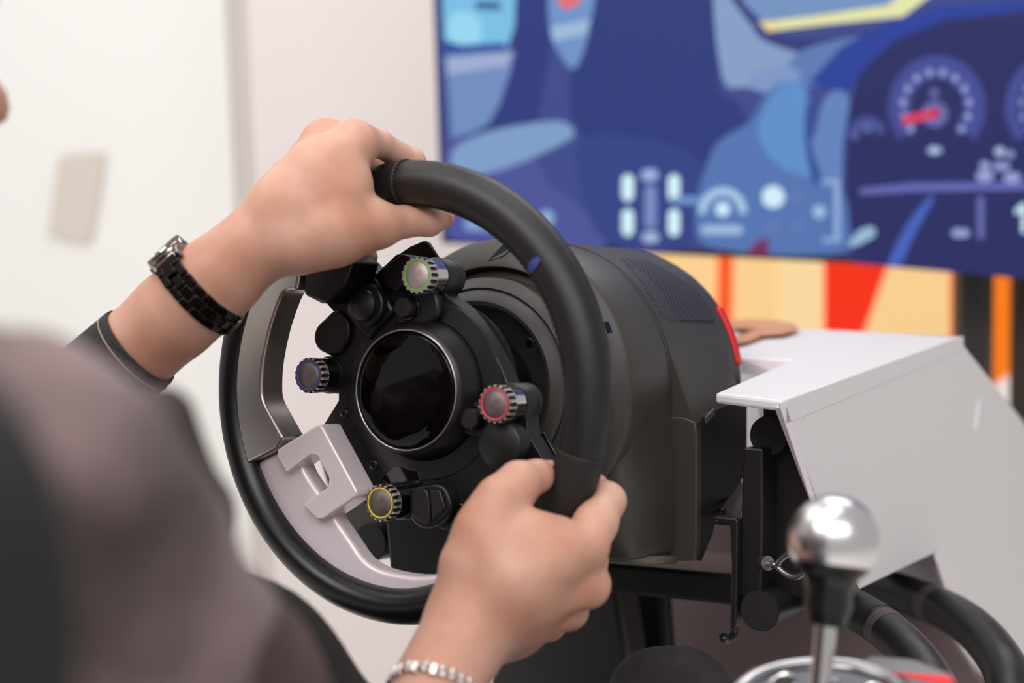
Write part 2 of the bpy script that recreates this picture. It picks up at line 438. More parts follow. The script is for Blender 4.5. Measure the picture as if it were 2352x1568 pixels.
for x, y in ((1832, 452), (1776, 518), (1832, 518)): pic('icon', circ(x, y, 18), (96, 118, 178))
pic('icon', circ(1882, 486, 15), (162, 188, 224))
pic('icon', [(1888, 412), (1930, 412), (1930, 556), (1888, 556), (1888, 546), (1916, 546), (1916, 422), (1888, 422)], (146, 172, 214))
pic(IM, [(1712, 585), (1740, 552), (1764, 545), (1766, 590)], (118, 46, 92))
pic(IM, [(1950, 560), (1972, 530), (2004, 520), (2010, 540), (1985, 556), (1962, 566)], (150, 184, 210), rounded=True)
pic('digit', [(2330, 482), (2348, 466), (2358, 466), (2358, 535), (2346, 535), (2346, 486), (2332, 494)], (200, 232, 242))

st = thing('screen_stand', 'black steel stand with two posts holding up the screen', 'stand', Matrix.Translation(P(2230, 1500, 1.9)))
def post(px0, px1, d, m, nm='post'):
    a = P(px0, 640, d); b = P(px1, 640, d); c = (a + b) / 2; hw = (b - a).length / 2
    x = (b - a); x.z = 0; x.normalize(); y = Z.cross(x)
    top = 1.0; bot = 0.0
    obj(nm, *box(Vector((c.x, c.y, (top + bot) / 2)), x, y, Z, hw, 0.02, (top - bot) / 2), m, st, smooth=False, bevel=0.004)
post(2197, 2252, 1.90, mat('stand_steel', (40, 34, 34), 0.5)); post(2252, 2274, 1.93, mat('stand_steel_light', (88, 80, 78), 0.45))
post(2330, 2420, 1.90, MATS['stand_steel'])
cb = P(2300, 610, 1.93)
obj('cross_plate', *box(Vector((cb.x, cb.y, 1.02)), (t1 - t0).normalized(), tn, Z, 0.2, 0.012, 0.05), MATS['stand_steel'], st, smooth=False, bevel=0.004)
obj('foot', *box(Vector((cb.x, cb.y, 0.01)), (t1 - t0).normalized(), tn, Z, 0.3, 0.2, 0.012), MATS['stand_steel'], st, smooth=False, bevel=0.004)

# ------------------------------------------------------------------ white board shroud to the right of the wheel base
sh = thing('white_shroud', 'white folded board shroud to the right of the wheel base', 'cover', Matrix.Translation(P(1900, 1500, 1.0)))
k0 = P(1797, 920, 0.88)
def ontop(px, py, e=0.0): return hit(px, py, k0 + Z * e, Z)
ka = ontop(1797, 920); kb = ontop(2206, 772)
top = [ontop(1643, 902), ka, kb, ontop(1832, 757), ontop(1690, 748), ontop(1650, 815), ontop(1704, 820), ontop(1818, 826)]
obj('top_panel', *slab(top, -Z, 0.007), [M_SHEET], sh, smooth=False, bevel=0.002)
en = Z.cross(kb - ka).normalized()
if en.dot(CAMPOS - ka) < 0: en = -en
def onside(px, py): return hit(px, py, ka + en * 0.002, en)
side = [onside(1800, 921), onside(1958, 1362), onside(2152, 1268), onside(2186, 1362), onside(2212, 1490), onside(2285, 1570), onside(2420, 1840), onside(2700, 1840), onside(2560, 1330), onside(2352, 968), onside(2208, 774)]
side = [p - Z * 0.004 if i in (0, 10) else p for i, p in enumerate(side)]
obj('side_panel', *slab(side, -en, 0.007), M_SHEET, sh, smooth=False, bevel=0.0015)
obj('fold_lip', *slab([ka + en * 0.0021 + Z * 0.0002, kb + en * 0.0021 + Z * 0.0002, kb + en * 0.0021 - Z * 0.011, ka + en * 0.0021 - Z * 0.014], en, 0.0005), M_SHEET, sh, smooth=False)
obj('board_edge', *slab([onside(1787, 926), onside(1801, 922), onside(1872, 1148), onside(1962, 1362), onside(1946, 1364), onside(1860, 1146)], en, 0.0006), M_SHEETE, sh, smooth=False)
obj('board_edge', *slab([onside(2143, 1272), onside(2154, 1266), onside(2188, 1362), onside(2176, 1366)], en, 0.0006), M_SHEETE, sh, smooth=False)
obj('far_panel', *slab([kb, kb - Z * 0.6, ontop(1700, 748) - Z * 0.6, ontop(1700, 748)], (ka - kb).normalized(), 0.007), M_SHEET, sh, smooth=False)
obj('inner_tab', *slab([P(1733, 912, 1.04), P(1800, 918, 1.04), P(1808, 985, 1.04), P(1752, 985, 1.04)], (kb - ka).normalized(), 0.004), M_SHEET, sh, smooth=False)
obj('rear_lip', *slab([ontop(1702, 822) - Z * .001, ontop(1824, 828) - Z * .001, ontop(1800, 828) - Z * 0.012, ontop(1704, 822) - Z * 0.012], Vector((0, 1, 0)), 0.004), M_SHEETE, sh, smooth=False)
obj('scratch', *slab([onside(2247, 918), onside(2252, 918), onside(2242, 985), onside(2236, 985)], en, 0.0006), mat('scuff', (246, 244, 246), 0.6), sh, smooth=False)

# leather scrap lying on the shroud behind the wheel base
sc = [(1672, 742), (1720, 738), (1790, 742), (1830, 750), (1832, 762), (1800, 768), (1752, 772), (1722, 786), (1690, 790), (1672, 782), (1700, 774), (1740, 760), (1700, 756), (1674, 756)]
V, F = slab([ontop(*q, 0.001 + 0.004 * math.sin(i * 1.7) ** 2) for i, q in enumerate(sc)], Z, 0.0025)
tag(obj('leather_strap', V, F, mat('tan_leather', (196, 140, 104), 0.5), None, smooth=False, bevel=0.0006), 'crumpled tan leather strap lying on the white shroud behind the wheel base', 'strap')
# ------------------------------------------------------------------ wheel base
base = thing('wheel_base', 'charcoal barrel shaped wheel base with side vent behind the steering wheel', 'wheel base', MW)
L = dict(world=False)
obj('barrel', *lathe([(0.0, -.112), (.0795, -.112), (.0800, -.1010), (.0808, -.0998), (.0820, -.1000), (.0975, -.1098), (.0990, -.1112), (.1003, -.114), (.1012, -.17), (.1035, -.25), (.1045, -.274), (.1045, -.281), (0.0, -.281)], 128), M_BASE, base, smooth='auto', **L)
obj('flange', *lathe([(.078, -.106), (.0735, -.1050), (.0732, -.0930), (.0722, -.0908), (.0660, -.0860), (.0648, -.0868), (.0636, -.0842), (.0570, -.0800), (.0545, -.0810), (.050, -.1000), (.030, -.104)], 96), M_BASE, base, smooth='auto', **L)
obj('drive_shaft', *lathe([(.030, -.108), (.030, -.05), (.040, -.045), (.042, -.034), (.0, -.034)], 48), M_GLOSS, base, smooth='auto', **L)
q = wl(1217, 787, -.080); obj('hole', *lathe([(.0032, -.0805), (.0032, -.0790), (.0026, -.0788), (0.0001, -.0788)], 20, q[0], q[1]), M_GLOSS, base, **L)
# index notch on the front face
q0 = wl(1128, 600, -.11); q1 = wl(1166, 566, -.11); q2 = wl(1152, 560, -.11); q3 = wl(1172, 572, -.11)
nq = [(1127, 600), (1158, 588), (1176, 566), (1166, 556), (1150, 562)]
v, f = [], []
for zz in (-.004, .0012):
    for (x, y) in nq:
        q = wl(x, y, -.105); rr = math.hypot(*q); v.append((q[0], q[1], -.0998 - (rr - .0808) * .587 + zz))
obj('index_notch', v, [[0, 1, 2, 3, 4], [9, 8, 7, 6, 5]] + [[i, (i + 1) % 5, 5 + (i + 1) % 5, 5 + i] for i in range(5)], M_GLOSS, base, smooth=False, **L)
# seam around the barrel, rear trim
obj('seam', *lathe([(.0995, -.1662), (.10125, -.1662), (.10125, -.1670), (.0995, -.1670)], 128, close=True), M_GLOSS, base, **L)
obj('rear_band', *lathe([(.05, -.279), (.1040, -.279), (.1048, -.283), (.1035, -.292), (.05, -.292)], 96), M_BASE, base, smooth='auto', **L)
def arcband(r, z0, z1, a0, a1, n=24, t=.001):
    v = []; f = []
    for i in range(n):
        a = math.radians(a0 + (a1 - a0) * i / (n - 1)); c, s = math.cos(a), math.sin(a)
        v += [(r * c, r * s, z0), (r * c, r * s, z1), ((r + t) * c, (r + t) * s, z1), ((r + t) * c, (r + t) * s, z0)]
    for i in range(n - 1):
        for k in range(4): f.append([i * 4 + k, i * 4 + (k + 1) % 4, i * 4 + 4 + (k + 1) % 4, i * 4 + 4 + k])
    f += [[0, 1, 2, 3], [(n - 1) * 4 + k for k in (3, 2, 1, 0)]]
    return v, f
obj('accent_stripe', *arcband(.1043, -.2915, -.2815, 8, 33, 24, .0012), mat('red_trim', (220, 24, 26), 0.35), base, **L)
# pedestal
M_ = 0.001
def pr(name, pts, z0, z1, m, b=0.002, seg=3, par=base, **k):
    return obj(name, *prism(pts, z0, z1), m, par, world=False, bevel=b, seg=seg, **k)
front = smooth2([(-.105, -.113), (.105, -.113), (.1055, -.045), (.1035, -.030), (.098, .0), (.0955, .03), (.088, .05), (.0, .06), (-.088, .05), (-.0955, .03), (-.098, 0), (-.1035, -.03), (-.1055, -.045)], 1, True)
# shoulders: loft from the round front to the wide back
def loft(rings):
    n = len(rings[0][0]); v = []; f = []
    for pts, z in rings: v += [(x, y, z) for x, y in pts]
    for j in range(len(rings) - 1):
        for i in range(n): f.append([j * n + i, j * n + (i + 1) % n, (j + 1) * n + (i + 1) % n, (j + 1) * n + i])
    f += [list(range(n))[::-1], [(len(rings) - 1) * n + i for i in range(n)]]
    return v, f
def section(wd, sh, r, bot, n=64):          # half width, height where the shoulder starts, drum radius, bottom
    pts = []
    for i in range(41):
        a = math.radians(180 * i / 40); y = r * math.sin(a); x = r * math.cos(a); pts.append((x, max(y, 0)))
    right = [(wd, bot + .012), (wd, sh - .025), (wd - .004, sh - .008), ((wd + r) / 2 - .001, sh + .010)]
    poly = [(-(wd - .010), bot), (wd - .010, bot)] + [(wd - .003, bot + .003)] + right
    dr = [(r * math.cos(math.radians(a)), r * math.sin(math.radians(a))) for a in range(4, 177, 4)]
    lf = [(-x, y) for x, y in right[::-1]] + [(-(wd - .003), bot + .003)]
    return poly + dr + lf
obj('pedestal', *loft([(section(.088, -.035, .094, -.108), -.1145), (section(.0935, -.035, .097, -.112), -.1185), (section(.0975, -.034, .0985, -.1135), -.127), (section(.1015, -.030, .0995, -.1145), -.148), (section(.1040, -.022, .1008, -.115), -.1705)]), M_BASE, base, smooth='auto', **L)
M_SIDE = mat('side_shade_black', (26, 23, 23), .5, bump=.12, bscale=2500)  # housing side coloured darker because little light reaches it
def shoulder(r, wd, y0):
    return [(-wd, y0), (wd, y0)] + [(r * math.cos(math.radians(t)), r * math.sin(math.radians(t))) for t in range(14, 167, 4)]
obj('rear_shoulder', *loft([(shoulder(.1020, .1180, -.026), -.1712), (shoulder(.1022, .1192, -.024), -.174), (shoulder(.1034, .1190, -.012), -.235), (shoulder(.1040, .112, -.004), -.266)]), M_BASE, base, smooth='auto', **L)
def sidebox(wd, top, bot): return [(-wd, bot), (wd, bot), (wd, top), (-wd, top)]
fr = [(-.107, -.1175), (.107, -.1175), (.1165, -.1165), (.1192, -.113), (.1196, -.1), (.1196, -.030), (.1180, -.023), (.110, -.020), (-.110, -.020), (-.1196, -.030), (-.1196, -.113)]
obj('side_frame', *prism(fr, -.1795, -.1708), M_BASE, base, bevel=.0012, seg=2, **L)
obj('side_panel', *loft([(sidebox(.1194, -.020, -.1172), -.1796), (sidebox(.1194, -.017, -.102), -.198), (sidebox(.1194, -.016, -.092), -.205), (sidebox(.1190, -.009, -.064), -.264)]), M_SIDE, base, smooth=False, **L)
obj('bottom_lip', *tube([(-.09, -.1090, -.1185), (0, -.1100, -.1195), (.080, -.1118, -.122), (.098, -.1140, -.145), (.1042, -.1162, -.169)], .0030, 10), mat('lip_floor_reflection', (96, 92, 84), 0.35), base, **L)  # paler grey paints the floor's reflection along the bottom edge
obj('side_slot', *box(Vector((.1198, -.020, -.192)), Vector((0, .35, -1)).normalized(), Vector((0, 1, .35)).normalized(), Vector((1, 0, 0)), .008, .0022, .0006), mat('slot_grey', (90, 86, 84), 0.4), base, smooth=False, **L)
def onbarrel(px, py, r):
    o = WC; d = cray(px, py)
    # ray in wheel axes
    ox, oy, oz = (-WC).dot(WR), (-WC).dot(WU), (-WC).dot(WN); dx, dy, dz = d.dot(WR), d.dot(WU), d.dot(WN)
    A = dx * dx + dy * dy; B = 2 * (ox * dx + oy * dy); Cc = ox * ox + oy * oy - r * r
    t = (-B - math.sqrt(max(B * B - 4 * A * Cc, 0))) / (2 * A)
    return (math.degrees(math.atan2(oy + dy * t, ox + dx * t)), oz + dz * t)
# ribbed vent on the barrel
def vfront(t): return float(np.interp(t, [26, 27, 28, 35, 42, 52, 61, 62.5], [-.1880, -.1800, -.1755, -.1750, -.1776, -.1846, -.1940, -.205]))
def vback(t): return float(np.interp(t, [26, 27, 28, 41, 54, 62.5], [-.262, -.266, -.268, -.266, -.252, -.243]))
def barrel_r(z): return float(np.interp(-z, [.17, .25, .274], [.1012, .1035, .1045]))
def bp(t, z, e): r = barrel_r(z) + e; return (r * math.cos(math.radians(t)), r * math.sin(math.radians(t)), z)
v = []; f = []; ts = np.linspace(26, 62.5, 26)
for t in ts:
    for k in range(7):
        z = vfront(t) + (vback(t) - vfront(t)) * k / 6; v.append(bp(t, z, .0006))
for i in range(25):
    for k in range(6): f.append([i * 7 + k, i * 7 + k + 1, i * 7 + k + 8, i * 7 + k + 7])
obj('vent_frame', v, f, mat('vent_black', (7, 7, 10), .6), base, **L)
v = []; f = []
for j in range(44):
    c = -.270 + j * .0052; seg = []
    for t in np.arange(26.3, 62.3, 1.0):
        z = c - .0036 * (t - 26)
        if vback(t) + .0005 < z < vfront(t) - .0008: seg.append((t, z))
    for (ta, za), (tb, zb) in zip(seg[:-1], seg[1:]):
        o = len(v); w_ = .0013
        v += [bp(ta, za - w_, .0006), bp(ta, za + w_, .0006), bp(tb, zb + w_, .0006), bp(tb, zb - w_, .0006), bp(ta, za - w_ * .6, .0016), bp(ta, za + w_ * .6, .0016), bp(tb, zb + w_ * .6, .0016), bp(tb, zb - w_ * .6, .0016)]
        f += [[o + 4, o + 5, o + 6, o + 7], [o, o + 1, o + 5, o + 4], [o + 1, o + 2, o + 6, o + 5], [o + 2, o + 3, o + 7, o + 6], [o + 3, o, o + 4, o + 7]]
obj('vent_ribs', v, f, mat('vent_ribs', (60, 60, 72), 0.4), base, smooth=False, **L)
ap, zp = onbarrel(1396, 752, .1016)
ca, sa = math.cos(math.radians(ap)), math.sin(math.radians(ap))
obj('side_port', *box(Vector((.1018 * ca, .1018 * sa, zp)), Vector((-sa, ca, 0)), Vector((0, 0, 1)), Vector((ca, sa, 0)), .0042, .0028, .0008), M_GLOSS, base, smooth=False, bevel=.0008, **L)

# ------------------------------------------------------------------ steering wheel
wh = thing('steering_wheel', 'black leather racing wheel turned a quarter right, gripped by both hands', 'steering wheel', MW)
def rim_par(a):                                       # angle in degrees -> centre radius, radial half width, half depth
    a = (a + 180) % 360 - 180
    def s(x, e0, e1): t = min(max((x - e0) / (e1 - e0), 0), 1); return t * t * (3 - 2 * t)
    t = max(s(a, 112, 150), 1 - s(a, -95, -50)) if (a > 90 or a < -40) else 0.0
    if -40 <= a <= 90: t = 0
    rc = .1262 + t * (.1332 - .1262); wv = .0138 + t * (.0116 - .0138); h = .0140
    if a < -60: rc -= .0018 * s(a, -120, -80)
    return rc, wv, h
def rim_sweep(a0, a1, n=120, m=28, grow=0.0, cap=True):
    v = []; f = []
    for i in range(n):
        a = a0 + (a1 - a0) * i / (n - 1); rc, wv, h = rim_par(a); c, s = math.cos(math.radians(a)), math.sin(math.radians(a))
        for k in range(m):
            b = 2 * math.pi * k / m
            r = rc + (wv + grow) * math.cos(b); v.append((r * c, r * s, (h + grow) * math.sin(b)))
    for i in range(n - 1):
        for k in range(m): f.append([i * m + k, i * m + (k + 1) % m, (i + 1) * m + (k + 1) % m, (i + 1) * m + k])
    if cap: f += [list(range(m))[::-1], [(n - 1) * m + k for k in range(m)]]
    return v, f
def angof(px, py, z=.012):
    x, y = wl(px, py, z); return math.degrees(math.atan2(y, x))
aseam = angof(903, 425); bseam = angof(1330, 1055)
obj('rim', *rim_sweep(bseam, aseam, 160), M_LEATH, wh, **L)
obj('hand_grip', *rim_sweep(aseam + .15, aseam + 32, 50, grow=-.0002), M_LEATH, wh, **L)
obj('hand_grip', *rim_sweep(bseam - 34, bseam - .15, 50, grow=.0003), M_SUEDE, wh, label='matte grip section under the right hand', **L)
obj('lower_rim', *rim_sweep(aseam + 32, bseam - 34 + 360, 160, grow=-.0003), mat('rim_rubber', (17, 15, 16), 0.33), wh, **L)
for aa in (aseam, bseam):
    obj('seam', *rim_sweep(aa - .35, aa + .35, 3, grow=.0006), mat('seam_thread', (34, 32, 33), 0.6), wh, **L)
# stitches along the inner edge of the rim and beside the upper seam
v = []; f = []
for i in range(46):
    a = 96 - i * 2.0; rc, wv, h = rim_par(a); r = rc - wv - .0002
    c, s = math.cos(math.radians(a)), math.sin(math.radians(a)); X = Vector((c, s, 0)); T = Vector((-s, c, 0))
    bv, bf = box(X * r + Vector((0, 0, .001)), T, X, Vector((0, 0, 1)), .0014, .0007, .0024); o = len(v); v += bv; f += [[k + o for k in q] for q in bf]
for i in range(20):
    b = math.radians(-20 + 200 * i / 19); a = aseam - .9; rc, wv, h = rim_par(a); r = rc + (wv + .0002) * math.cos(b)
    c, s = math.cos(math.radians(a)), math.sin(math.radians(a)); X = Vector((c, s, 0)); T = Vector((-s, c, 0))
    nrm = X * math.cos(b) + Vector((0, 0, math.sin(b))); tt = T.cross(nrm)
    bv, bf = box(Vector((r * c, r * s, h * math.sin(b))), T, tt, nrm, .0009, .0008, .0005); o = len(v); v += bv; f += [[k + o for k in q] for q in bf]
obj('stitching', v, f, mat('stitch_thread', (20, 18, 19), 0.6), wh, smooth=False, kind='stuff', **L)
# blue centre marker
ab = angof(1232, 604); 
v = []; f = []
bs = np.linspace(84, 138, 15); 
for k, b in enumerate(bs):
    hw = 1.25 * math.sqrt(max(1 - ((b - 111) / 29) ** 2, 0.05))
    for a in np.linspace(ab - hw, ab + hw, 7):
        rc, wv, h = rim_par(a); bb = math.radians(b); r = rc + (wv + .0005) * math.cos(bb)
        v.append((r * math.cos(math.radians(a)), r * math.sin(math.radians(a)), (h + .0005) * math.sin(bb)))
for k in range(14):
    for j in range(6): f.append([k * 7 + j, k * 7 + j + 1, k * 7 + j + 8, k * 7 + j + 7])
obj('centre_marker', v, f, mat('blue_marker', (50, 64, 138), 0.7, bump=.4, bscale=3000), wh, **L)

# silver inner rim and spoke plate
inner = [wl(*p, .001) for p in [(712, 600), (708, 640), (702, 666), (688, 667), (672, 675), (656, 713), (640, 764), (627, 828), (623, 879), (626, 917), (645, 955), (672, 1003)]]
inner2 = [wl(*p, .001) for p in [(690, 1050), (705, 1085), (728, 1120), (750, 1150), (777, 1196), (806, 1238), (835, 1280), (867, 1303), (914, 1317), (978, 1323), (1040, 1310), (1110, 1275), (1160, 1240)]]
def oarc(a0, a1, n): return [(.1262 * math.cos(math.radians(t)), .1262 * math.sin(math.radians(t))) for t in np.linspace(a0, a1, n)]
join = wl(655, 1030, .001)
obj('silver_inner_rim', *prism(smooth2(inner, 4) + [join] + oarc(-157, -221, 26), -.0115, .0105), M_TUBE, wh, bevel=.0100, seg=6, angle=50, label='brushed metal inner edge of the rim', **L)
obj('spoke_plate', *prism([join] + smooth2(inner2, 3) + oarc(-53, -156.9, 40), -.0115, .0030), M_SILV, wh, bevel=.0045, seg=5, angle=50, **L)
ub = [wl(*p, .009) for p in [(640, 1030), (733, 974), (741, 977), (822, 1128), (821, 1140), (745, 1192), (730, 1192), (696, 1158), (754, 1119), (757, 1098), (731, 1046), (718, 1042), (660, 1086), (637, 1046)]]
obj('spoke_block', *prism(ub, -.010, .0100), M_SILV, wh, bevel=.0022, seg=4, **L)
# black hub with its spokes
hub = [wl(*p, -.02) for p in [(910, 584), (926, 583), (945, 602), (985, 612), (1010, 655), (1029, 681), (1060, 705), (1086, 732), (1112, 767), (1134, 805), (1152, 842), (1166, 879), (1182, 897), (1205, 905), (1210, 960), (1215, 1000), (1262, 1075)]]
hub += [(.094, -.083), (.062, -.106)] + [wl(*p, -.02) for p in [(1120, 1200), (1060, 1222), (1012, 1214), (985, 1196), (950, 1194), (900, 1192), (850, 1165), (822, 1145), (741, 978), (777, 920), (778, 826), (748, 811), (731, 800), (724, 780), (727, 760), (736, 745), (767, 717), (748, 695), (740, 697), (704, 679), (697, 668), (701, 640)]]
hub += [(-.0945, .0720), (-.066, .098)] + [wl(*p, -.02) for p in [(843, 604), (863, 630)]]
obj('hub_plate', *prism(hub, -.035, -.02), M_PLATE, wh, bevel=.0012, seg=2, **L)
obj('spoke_cover', *prism([wl(*p, .008) for p in [(698, 600), (699, 640), (697, 666), (706, 680), (748, 697), (790, 660), (812, 600), (760, 560)]], -.02, .0085), M_PLATE, wh, bevel=.0015, **L)
obj('hub_rim_ring', *lathe([(.0435, -.0205), (.0445, -.0182), (.0560, -.0192), (.0570, -.0205)], 96), mat('bezel_black', (18, 16, 18), 0.4), wh, smooth='auto', **L)
obj('display_bezel', *lathe([(.0440, -.0205), (.0436, -.0150), (.0428, -.0138), (.0398, -.0028), (.0378, -.0008), (.0362, -.0004), (.0355, -.002), (.0, -.002)], 96), mat('bezel_black', (18, 16, 18), 0.4), wh, smooth='auto', **L)
obj('display_ring', *lathe([(.0362, -.0006), (.0368, .0004), (.0374, -.0004), (.0370, -.0014)], 96, close=True), mat('ring_silver', (205, 190, 190), 0.25, metal=.9), wh, **L)
obj('display_glass', *lathe([(.0361, -.0012), (.034, -.0004), (.025, .0006), (.012, .0011), (.0001, .0012)], 96), M_GLASS, wh, **L)
def brushed(src):
    nm = src.name + '_radial'
    if nm in MATS: return MATS[nm]
    m = src.copy(); m.name = nm; MATS[nm] = m; nt = m.node_tree; b = nt.nodes['Principled BSDF']
    t = nt.nodes.new('ShaderNodeTangent'); t.direction_type = 'RADIAL'; t.axis = 'Z'
    b.inputs['Anisotropic'].default_value = .6; b.inputs['Metallic'].default_value = .35; b.inputs['Roughness'].default_value = .45
    nt.links.new(t.outputs['Tangent'], b.inputs['Tangent'])
    return m
def knob(px, py, col, cap, body, name):
    x, y = wl(px, py, .0005)
    nn = 18; m = nn * 10
    k = obj(name, *lathe([(.0098, -.0180), (.0112, -.0176), (.0112, -.0060), (.0, -.0060)], 56, x, y), body, wh, smooth='auto', **L)
    v = []; f = []; mi = []
    zs = [-.0064, -.0056, -.0048, -.0020, -.0004, .0004]
    for j, zz in enumerate(zs):
        for i in range(m):
            ph = ((i / 10.0 + .5) % 1) - .5                       # 0 in the middle of a slot
            half = [-1, .04, .20, .23, .23, .23][j]
            r = (.01145 if j < 5 else .0110) - (.0012 if abs(ph) < half else 0)
            a = 2 * math.pi * i / m; v.append((x + r * math.cos(a), y + r * math.sin(a), zz))
    for j in range(len(zs) - 1):
        for i in range(m):
            f.append([j * m + i, j * m + (i + 1) % m, (j + 1) * m + (i + 1) % m, (j + 1) * m + i])
            p1 = ((i / 10.0 + .5) % 1) - .5; p2 = (((i + 1) / 10.0 + .5) % 1) - .5; hh = [.04, .20, .23, .23, .23][j]
            mi.append(1 if (abs(p1) < hh and abs(p2) < hh + .11) or (abs(p2) < hh and abs(p1) < hh + .11) else 0)
    f.append([(len(zs) - 1) * m + i for i in range(m)]); mi.append(0)
    obj('knurl', v, f, [mat('knurl_silver', (206, 196, 196), .28, metal=.55), mat('groove_shade', (34, 31, 30), .4)], k, smooth=False, mi=mi, **L)  # groove faces coloured dark for the occlusion inside the slots
    obj('cap', *lathe([(.0104, -.0002), (.0103, .0006), (.0096, .0006), (.0094, .0001)], 56, x, y), cap, k, smooth='auto', **L)
    obj('coloured_ring', *lathe([(.0096, .0002), (.0095, .0007), (.0087, .0007), (.0086, .0002)], 56, x, y, close=True), mat('ring_%d_%d_%d' % col, col, 0.3), k, **L)
    obj('cap_disc', *lathe([(.0086, .0001), (.0085, .0004), (.0001, .00042)], 56, x, y), brushed(cap), k, **L)
    h = obj('knob_housing', *lathe([(.0122, -.036), (.0122, -.0200), (.0114, -.0183), (.0, -.0183)], 48, x, y), M_BLACK, wh, smooth='auto', **L)
    obj('housing_line', *lathe([(.0120, -.0300), (.0124, -.0300), (.0124, -.0306), (.0120, -.0306)], 48, x, y, close=True), M_GLOSS, h, **L)
    return k
brush = mat('brushed_radial', (176, 160, 160), 0.3, metal=0.9)
KB = mat('chrome_dark_reflection', (20, 18, 19), 0.1, metal=0.4)  # chrome coloured dark to stand for reflections on the blue and yellow dials
for px, py, c, cp, bd, lb in [(957, 632, (92, 190, 40), M_CAP, M_CHROME, 'silver dial with green ring'), (1136, 928, (236, 40, 72), M_DCAP, M_CHROME, 'silver dial with red ring'),
                              (708, 862, (34, 70, 170), M_DCAP, KB, 'dial with blue ring, dark reflection put into its colour'), (873, 1155, (240, 214, 20), M_DCAP, KB, 'dial with yellow ring, dark reflection put into its colour')]:
    knob(px, py, c, cp, bd, 'dial_knob')['label'] = lb
# round push buttons on their raised bosses
for px, py in ((925, 706), (1078, 962)):
    x, y = wl(px, py, -.006); u = Vector((x, y)).normalized(); 
    x2, y2 = x + .0135 * math.cos(math.radians(20)), y + .004
    bx = [(x - .009, y - .008), (x - .010, y + .001), (x - .006, y + .0085), (x + .002, y + .0105), (x + .018, y + .010), (x + .022, y - .004), (x + .012, y - .011), (x, y - .0115)]
    bo = obj('button_boss', *prism(smooth2(bx, 4, True), -.021, -.0125), mat('bezel_black', (18, 16, 18), .4), wh, bevel=.002, seg=3, **L)
    obj('socket', *lathe([(.0082, -.0126), (.0082, -.0120), (.0072, -.0119), (.0, -.0119)], 32, x, y), M_GLOSS, bo, **L)
    obj('push_button', *lathe([(.0062, -.0125), (.0064, -.0062), (.0058, -.0053), (.0, -.0050)], 32, x, y), mat('button_black', (30, 26, 27), .42), wh, smooth='auto', **L)
# thumb sticks: square housing, collar and domed cap
for px, py, par in ((834, 700, 0), (1148, 1022, 1)):
    x, y = wl(px, py, -.008)
    p = obj('thumb_stick', *lathe([(.0135, -.021), (.0135, -.0105), (.0125, -.0095), (.0105, -.0095), (.0098, -.0060), (.0070, -.0040), (.0, -.0030)] if not par else [(.0148, -.032), (.0148, -.0235), (.0144, -.023), (.0144, -.0075), (.0132, -.0065), (.0, -.0065)], 40, x, y), mat('stick_black', (22, 20, 20), .45), wh, smooth='auto', **L)
    sq = [(x - .016, y - .016), (x + .016, y - .016), (x + .016, y + .016), (x - .016, y + .016)]
    if not par: obj('stick_housing', *prism([(x - .021, y - .004), (x - .002, y - .023), (x + .019, y - .004), (x + .002, y + .019)], -.0205, -.0150), M_PLATE, p, bevel=.003, **L)
# side pods: rounded key clusters
def pod(pts, z0, z1, lines=True, m=None):
    p = obj('key_pod', *prism(smooth2(pts, 4, True), z0, z1), m or M_PLATE, wh, bevel=.0018, seg=3, **L)
    return p
x, y = wl(985, 1158, -.012); pd = pod([(x - .012, y - .008), (x - .012, y + .007), (x - .002, y + .012), (x + .012, y + .012), (x + .018, y - .002), (x + .008, y - .012), (x - .004, y - .0145)], -.021, -.0095)
obj('key', *prism(smooth2([(x - .009, y - .006), (x - .009, y + .006), (x + .001, y + .009), (x + .003, y - .010), (x - .004, y - .0105)], 4, True), -.010, -.0078), mat('button_black', (30, 26, 27), .42), pd, bevel=.0008, **L)
obj('key', *prism([(x + .003, y + .0092), (x + .0105, y + .0095), (x + .0145, y - .001), (x + .0048, y - .0095)], -.010, -.0082), mat('button_black', (30, 26, 27), .42), pd, bevel=.0008, **L)
q = [wl(*p, -.019) for p in [(870, 1100), (905, 1068), (960, 1072), (968, 1108), (955, 1140), (905, 1120)]]
obj('gloss_panel', *prism(q, -.0205, -.0188), M_GLOSS, wh, bevel=.0008, **L)
q = [wl(*p, -.017) for p in [(775, 815), (745, 810), (728, 797), (721, 776), (727, 752), (745, 733), (772, 712), (800, 735), (800, 780)]]
pd = pod(q, -.034, -.0165); 
q = [wl(*p, -.019) for p in [(1115, 1010), (1160, 1090), (1140, 1110), (1092, 1018)]]
obj('key_pod', *prism(q, -.0205, -.0182), mat('button_black', (30, 26, 27), .42), wh, bevel=.0008, **L)
q = [wl(*p, -.012) for p in [(870, 630), (912, 588), (930, 586), (942, 598), (930, 640), (905, 668)]]
pod(q, -.034, -.013)
for px, py in ((790, 950), (857, 1068), (1056, 1167), (822, 1126), (836, 640), (806, 690)):
    x, y = wl(px, py, -.0192)
    s = obj('screw', *lathe([(.0030, -.0202), (.0031, -.0193), (.0026, -.0190), (.0022, -.0194), (.0014, -.0195), (.0014, -.0203), (.0001, -.0203)], 24, x, y), mat('screw_black', (24, 22, 24), .25), wh, smooth='auto', **L)
